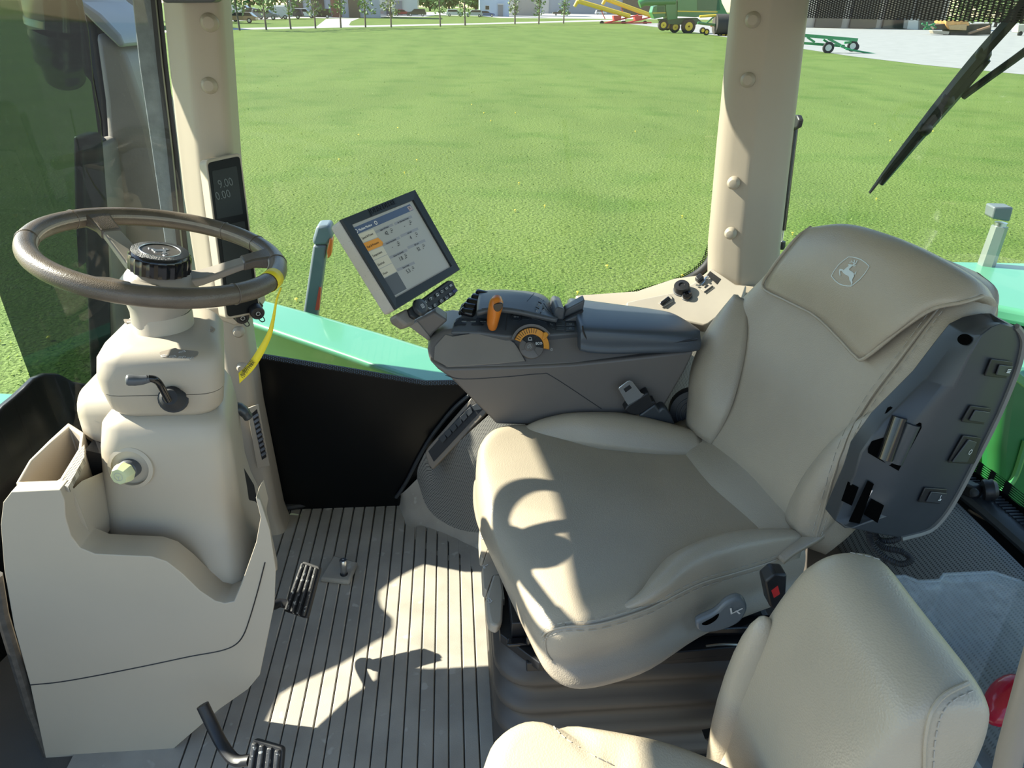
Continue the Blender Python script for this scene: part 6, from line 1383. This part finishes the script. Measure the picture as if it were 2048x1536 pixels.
bld('red_brown_building', 190, 262, 58, 6.5, 12, (.22, .06, .06), (.3, .2, .18), 'red-brown building beyond the intake duct at upper left', ((.1, .3, 0, 3.5, (.12, .03, .03)),), roof='gable', back=4)
# tree belt on the horizon
for i, (x, yb, h, r, lab) in enumerate(((446, 24, 13, 7, 'at the left end of the horizon'), (500, 22, 12, 8, 'behind the white vans'), (545, 21, 14, 8, 'left of the service building'), (860, 22, 13, 9, 'right of the pale green shed'), (898, 23, 12, 6, 'behind the white parked car'), (952, 23, 13, 6, 'left of the white house'), (225, 40, 17, 9, 'above the red-brown building'), (1395, 33, 12, 8, 'behind the combine'))):
    b = FARV(x, yb)
    rng = random.Random(900+i); t = thing('horizon_tree', b, 'broad green tree '+lab, 'tree', 'trees on the horizon')
    f = MB(); k = b.length/250
    foliage(f, b+V(0, 0, h*.55), (r, r*.6, h*.45), 700, rng, .8*max(k, .5)); c = obj('crown', f, LEAF, t, smooth=None); c['kind'] = 'stuff'
    obj('trunk', MB().tube([b, b+V(0, 0, h*.6)], [.5, .3], 8), BARK, t)
# combine harvester
CG = M('machine_green', (.02, .17, .05), .35, coat=.3); CGD = M('machine_green_dark', (.012, .09, .03), .4); CYEL = M('machine_yellow', (.75, .50, .03), .4); RED = M('machine_red', (.55, .04, .04), .45)
cb0 = FARV(1372, 66); SCL = cb0.length/F_PX*.975
def cp(x, y, dy=0):  # place on the upright plane through the machine's wheels
    p = atY(x, y, cb0.y); return p+V(0, dy, 0)
cmb = thing('combine_harvester', cb0, 'green combine harvester with yellow wheel hubs parked at the lawn edge', 'harvester')
zq = lambda pts: [zd(a, b) for a, b in pts]
def cpr(nm, pts, m_, dy=0, th=2.6, bev=.05, par=None): return obj(nm, MB().prism([cp(x, y, dy) for x, y in zq(pts)], V(0, th, 0)), m_, par or cmb, bevel=bev)
cpr('grain_body', [(1560, -60), (1890, -60), (1905, 20), (1950, 110), (1700, 135), (1555, 130)], CG)
cpr('side_stripe', [(1555, 84), (1870, 90), (1868, 98), (1555, 92)], CYEL, -.06, .05, 0)
cpr('side_panel', [(1710, -50), (1880, -50), (1890, 80), (1710, 78)], CGD, -.05, .05, .02)
cpr('rear_hood', [(1470, 20), (1555, 10), (1560, 150), (1480, 160), (1465, 60)], CG, .2, 2.2)
cpr('chopper', [(1375, 50), (1465, 35), (1470, 130), (1380, 150), (1360, 100)], CG, .4, 1.8)
cpr('chopper_window', [(1402, 52), (1455, 48), (1458, 95), (1400, 100)], CGD, .35, .1, 0)
cpr('chopper_stripe', [(1365, 100), (1470, 98), (1470, 104), (1365, 106)], CYEL, .34, .05, 0)
obj('unload_tube', MB().tube([cp(*zd(1545, 8), .5), cp(*zd(1300, 14), .5), cp(*zd(1262, 35), .5)], .42*1.2, 14), CG, cmb)
def cwheel(a, b, r, nm='wheel', dy=-.3, hub=CYEL, par=None, yv=None, w=.6):
    c = cp(*zd(a, b), dy); R = r*.254*SCL; o = obj(nm, MB().lathe(c, V(0, 1, 0), [(R*.9, 0), (R, w*.2), (R, w*.8), (R*.9, w)], 24), TYRE, par or cmb)
    obj('hub', MB().lathe(c-V(0, .03, 0), V(0, 1, 0), [(R*.55, 0), (R*.5, .05), (R*.15, .02), (R*.12, .0)], 18), hub, o); return o
cwheel(1640, 208, 50); cwheel(1548, 215, 36, dy=.6); cwheel(1450, 198, 36, dy=.3); cwheel(1500, 205, 30, dy=1.2)
cpr('axle_frame', [(1420, 150), (1720, 140), (1760, 175), (1700, 200), (1440, 190)], CGD, .5, 1.2)
# augers
for i, (pa, pb, lab, base) in enumerate((((770, 8), (1180, 128), 'yellow grain auger with red wheels, the lower left one', (1085, 150)), ((990, -8), (1350, 124), 'yellow grain auger on a red frame, the one nearer the combine', (1250, 150)))):
    g = FARV(*zd(base[0], 186)); pl_ = lambda p, d=0: atY(*zd(*p), g.y+d)
    t = thing('grain_auger', g, lab, 'auger', 'grain augers'); A, B = pl_(pa), pl_(pb)
    obj('tube', MB().tube([A, B], .42, 14), CYEL, t); obj('spout', MB().tube([A, A+V(-.6, 0, -1.0)], [.4, .3], 10), CYEL, t)
    obj('hopper', MB().prism([pl_(p) for p in ((base[0]-35, base[1]-28), (base[0]+30, base[1]-28), (base[0]+24, base[1]+12), (base[0]-28, base[1]+12))], V(0, 1.5, 0)), RED, t, bevel=.05)
    obj('frame_bar', MB().tube([pl_((base[0]-110, 184)), pl_((base[0]+160, base[1]-30))], .14, 8), RED, t); obj('frame_bar', MB().tube([pl_((base[0]-100, 150)), pl_((base[0]-140, 60))], .08, 8), RED, t)
    obj('frame_bar', MB().tube([pl_((base[0]-105, 182)), pl_((base[0]+100, 178))], .12, 8), RED, t)
    for a in (-125, 50): obj('wheel', MB().lathe(pl_((base[0]+a, 182)), V(0, 1, 0), [(.42, 0), (.45, .06), (.45, .2), (.42, .26)], 16), TYRE, t)
# implement beside the combine
im = thing('farm_implement', FARV(*zd(1880, 280)), 'dark drum implement with yellow hubs beside the combine', 'implement'); ib = FARV(*zd(1880, 280))
ip = lambda a, b, d=0: atY(*zd(a, b), ib.y+d)
obj('drum', MB().tube([ip(1850, 190), ip(1978, 190)], 60*.254*SCL, 20), M('dark_net', (.05, .045, .04), .9, bump=(20, .6)), im)
obj('beam', MB().tube([ip(1715, 180), ip(1990, 215)], .16, 8), CG, im); obj('beam', MB().tube([ip(1730, 130), ip(1900, 120)], .14, 8), CYEL, im); obj('beam', MB().tube([ip(1780, 185), ip(1850, 125)], .10, 8), CG, im)
obj('marker', MB().tube([ip(1822, 210), ip(1820, 190)], [.14, .05], 8), M('orange_marker', (.8, .2, .05), .5), im)
for a, b, r in ((1785, 252, 20), (1755, 240, 20), (1950, 282, 20), (1918, 275, 20), (1890, 262, 16)):
    R = r*.254*SCL; c = ip(a, b); o = obj('wheel', MB().lathe(c, V(0, 1, 0), [(R*.9, 0), (R, .06), (R, .2), (R*.9, .26)], 16), TYRE, im); obj('hub', MB().lathe(c-V(0, .02, 0), V(0, 1, 0), [(R*.55, 0), (R*.5, .03)], 12), CYEL, o)
# green header cart in the yard
ZH = lambda a, b: (1540+a*.248, b*.248)
hb = FARV(*ZH(475, 425)); hp = lambda a, b, d=0: atY(*ZH(a, b), hb.y+d)
hcart = thing('header_cart', hb, 'low green header trailer with white wheel hubs at the yard edge', 'trailer'); HG = M('cart_green', (.02, .26, .09), .4)
for a, b, c, d, w, dy in ((230, 282, 705, 322, .10, 0), (230, 345, 600, 372, .08, .6), (300, 300, 360, 340, .06, 0), (470, 312, 570, 365, .07, 0), (430, 320, 470, 345, .06, .6), (600, 345, 700, 335, .07, .3), (570, 370, 640, 400, .07, .2)):
    obj('frame_bar', MB().obox(hp(a, b, dy), hp(c, d, dy), w*1.4, w*2.4), HG, hcart)
obj('tow_bar', MB().tube([hp(610, 395), hp(985, 462)], .07, 8), HG, hcart)
for a, b, r, dy in ((472, 385, 38, -.2), (668, 372, 36, .2), (690, 380, 26, 1.4)):
    R = r*.248*hb.length/F_PX*.975; c = hp(a, b, dy); o = obj('wheel', MB().lathe(c, V(.35, 1, 0), [(R*.88, 0), (R, .06), (R, .22), (R*.88, .28)], 20), TYRE, hcart); obj('hub', MB().lathe(c-V(.35, 1, 0)*.02, V(.35, 1, 0), [(R*.55, 0), (R*.5, .03)], 16), paint((.75, .75, .75)), o)
# scrap machines in the yard
jb = FARV(*ZH(1560, 285)); jp = lambda a, b, d=0: atY(*ZH(a, b), jb.y+d)
jk = thing('orange_paver', jb, 'rusty orange road paver parked in the gravel yard', 'machine'); JO = M('faded_orange', (.62, .32, .11), .6, var=(1.5, .3)); JB = M('rust_dark', (.06, .045, .035), .8, var=(1, .4))
for pts, m_, d, th in (([(1420, 165), (1600, 170), (1610, 205), (1440, 235), (1420, 200)], JO, 0, 3.0), ([(1330, 200), (1430, 190), (1445, 235), (1320, 240)], JB, .3, 2.5), ([(1590, 200), (1790, 190), (1780, 280), (1460, 288), (1450, 240)], JB, .5, 2.0), ([(1440, 205), (1590, 195), (1585, 245), (1450, 240)], M('tan_paint', (.50, .33, .16), .6), -.1, .3), ([(1310, 245), (1450, 255), (1440, 280), (1320, 272)], M('scrap_beige', (.42, .36, .28), .8), -.3, 1.0)):
    obj('machine_block', MB().prism([jp(a, b, d) for a, b in pts], V(0, th, 0)), m_, jk, bevel=.06)
obj('boom', MB().tube([jp(1600, 270, -.2), jp(1770, 215, -.2)], .18, 8), M('brown_boom', (.30, .18, .11), .7), jk)
gd = FARV(*ZH(1250, 245)); t = thing('green_digger', gd, 'small green implement left of the orange paver', 'implement')
for a, b, c, d in ((1225, 190, 1300, 235), (1240, 235, 1330, 190), (1265, 180, 1275, 240), (1300, 200, 1340, 225)): obj('bar', MB().tube([jp(a, b, -1), jp(c, d, -1)], .13, 6), CG, t)
pw = FARV(*ZH(1145, 238)); t = thing('sheet_hoarding', pw, 'pale sheet panel with a post standing in the yard', 'panel')
obj('sheet', MB().prism([atY(*ZH(a, b), pw.y) for a, b in ((1110, 150), (1205, 150), (1200, 242), (1100, 232))], V(0, .1, 0)), paint((.68, .68, .66)), t); obj('post', MB().prism([atY(*ZH(a, b), pw.y-.1) for a, b in ((1085, 150), (1120, 150), (1105, 232), (1075, 228))], V(0, .15, 0)), paint((.25, .25, .26)), t); obj('post', MB().prism([atY(*ZH(a, b), pw.y-.1) for a, b in ((1204, 100), (1212, 100), (1206, 245), (1198, 245))], V(0, .15, 0)), paint((.15, .15, .16)), t)
vc = FARV(*ZH(2030, 288)); t = thing('golf_cart', vc, 'cream utility cart at the right edge of the yard', 'cart'); vp = lambda a, b, d=0: atY(*ZH(a, b), vc.y+d)
obj('cart_body', MB().prism([vp(a, b) for a, b in ((2005, 200), (2200, 190), (2200, 260), (2000, 262))], V(0, 1.5, 0)), paint((.62, .58, .48)), t, bevel=.05); obj('wheel', MB().lathe(vp(2020, 272), V(0, 1, 0), [(.35, 0), (.38, .05), (.38, .2), (.35, .25)], 16), TYRE, t)
# dark barn behind the shade
db = V(60, 190, GZ); t = thing('yard_barn', db, 'dark open barn behind the rear window shade', 'building')
bx0 = atY(1610, 30, 150); bx1 = atY(1900, 30, 150)
obj('wall', MB().box(V((bx0.x+bx1.x)/2, 156, GZ+5), (bx1.x-bx0.x, 10, 10)), paint((.42, .38, .36)), t)
for u in (.18, .42, .65, .86): 
    d = obj('bay', MB().box(V(lerp(bx0.x, bx1.x, u), 150.8, GZ+2.9), (5.2, .8, 5.6)), paint((.03, .035, .05)), t)
for i, (x, yb) in enumerate(((1930, 52), (1990, 54), (2040, 56))):
    b = FARV(x, yb); rng = random.Random(70+i); t = thing('yard_tree', b, ('olive tree behind the orange paver, leftmost of three', 'olive tree behind the wiper, middle of three', 'olive tree at the right edge of the yard, rightmost of three')[i], 'tree', 'trees behind the yard')
    f = MB(); foliage(f, b+V(0, 0, 6), (6, 3, 5.5), 600, rng, .6); c = obj('crown', f, LEAF2, t, smooth=None); c['kind'] = 'stuff'; obj('trunk', MB().tube([b, b+V(0, 0, 5)], [.4, .25], 8), BARK, t)

# short grass standing up from the near lawn
def blades(name, n, seed, mat, label):
    rng = random.Random(seed); vs = []; fs = []
    for i in range(n):
        u = rng.random(); r = 2.6*math.exp(u*3.0)
        if rng.random() < u**.6: continue
        a = math.radians(rng.uniform(-36, 47)); x, y = r*math.sin(a), r*math.cos(a)
        if y < 2.0: continue
        h = rng.uniform(.012, .036); t = rng.uniform(0, 6.28); w = .006+.0006*r; lx, ly = rng.uniform(-.035, .035), rng.uniform(-.035, .035); c, s_ = math.cos(t)*w, math.sin(t)*w
        k = len(vs); vs += [(x-c, y-s_, GZ-.02), (x+c, y+s_, GZ-.02), (x+lx, y+ly, GZ-.02+h)]; fs.append((k, k+1, k+2))
    me = bpy.data.meshes.new(name); me.from_pydata(vs, [], fs); me.update(); me.materials.append(mat)
    o = bpy.data.objects.new(name, me); COL.objects.link(o); o['kind'] = 'stuff'; tag(o, label, 'grass'); return o
def blade_mat(name, c):
    m = M(name, c, .7, var=(.8, .2)); nt = m.node_tree; b = nt.nodes['Principled BSDF']; tl = nt.nodes.new('ShaderNodeBsdfTranslucent'); tl.inputs[0].default_value = (*[q*1.1 for q in c], 1)
    mx = nt.nodes.new('ShaderNodeMixShader'); mx.inputs[0].default_value = .5; nt.links.new(b.outputs[0], mx.inputs[1]); nt.links.new(tl.outputs[0], mx.inputs[2]); nt.links.new(mx.outputs[0], nt.nodes['Material Output'].inputs[0]); return m
blades('grass_blades', 60000, 5, blade_mat('grass_pale', (.20, .27, .072)), 'pale short grass blades on the lawn near the tractor')
dm_ = MB(); rng = random.Random(11)
for i in range(90):
    r = 3*math.exp(rng.random()*2.2); a = math.radians(rng.uniform(-35, 46)); p = V(r*math.sin(a), r*math.cos(a), GZ+.01)
    if p.y < 2.3: continue
    dm_.lathe(p, V(rng.uniform(-.3, .3), rng.uniform(-.3, .3), 1), [(.004, -.03), (.004, 0), (.022, .004), (.010, .014)], 8)
dd_ = obj('dandelions', dm_, M('dandelion_yellow', (.80, .62, .05), .7)); dd_['kind'] = 'stuff'; tag(dd_, 'small yellow dandelion heads scattered over the lawn', 'flowers')
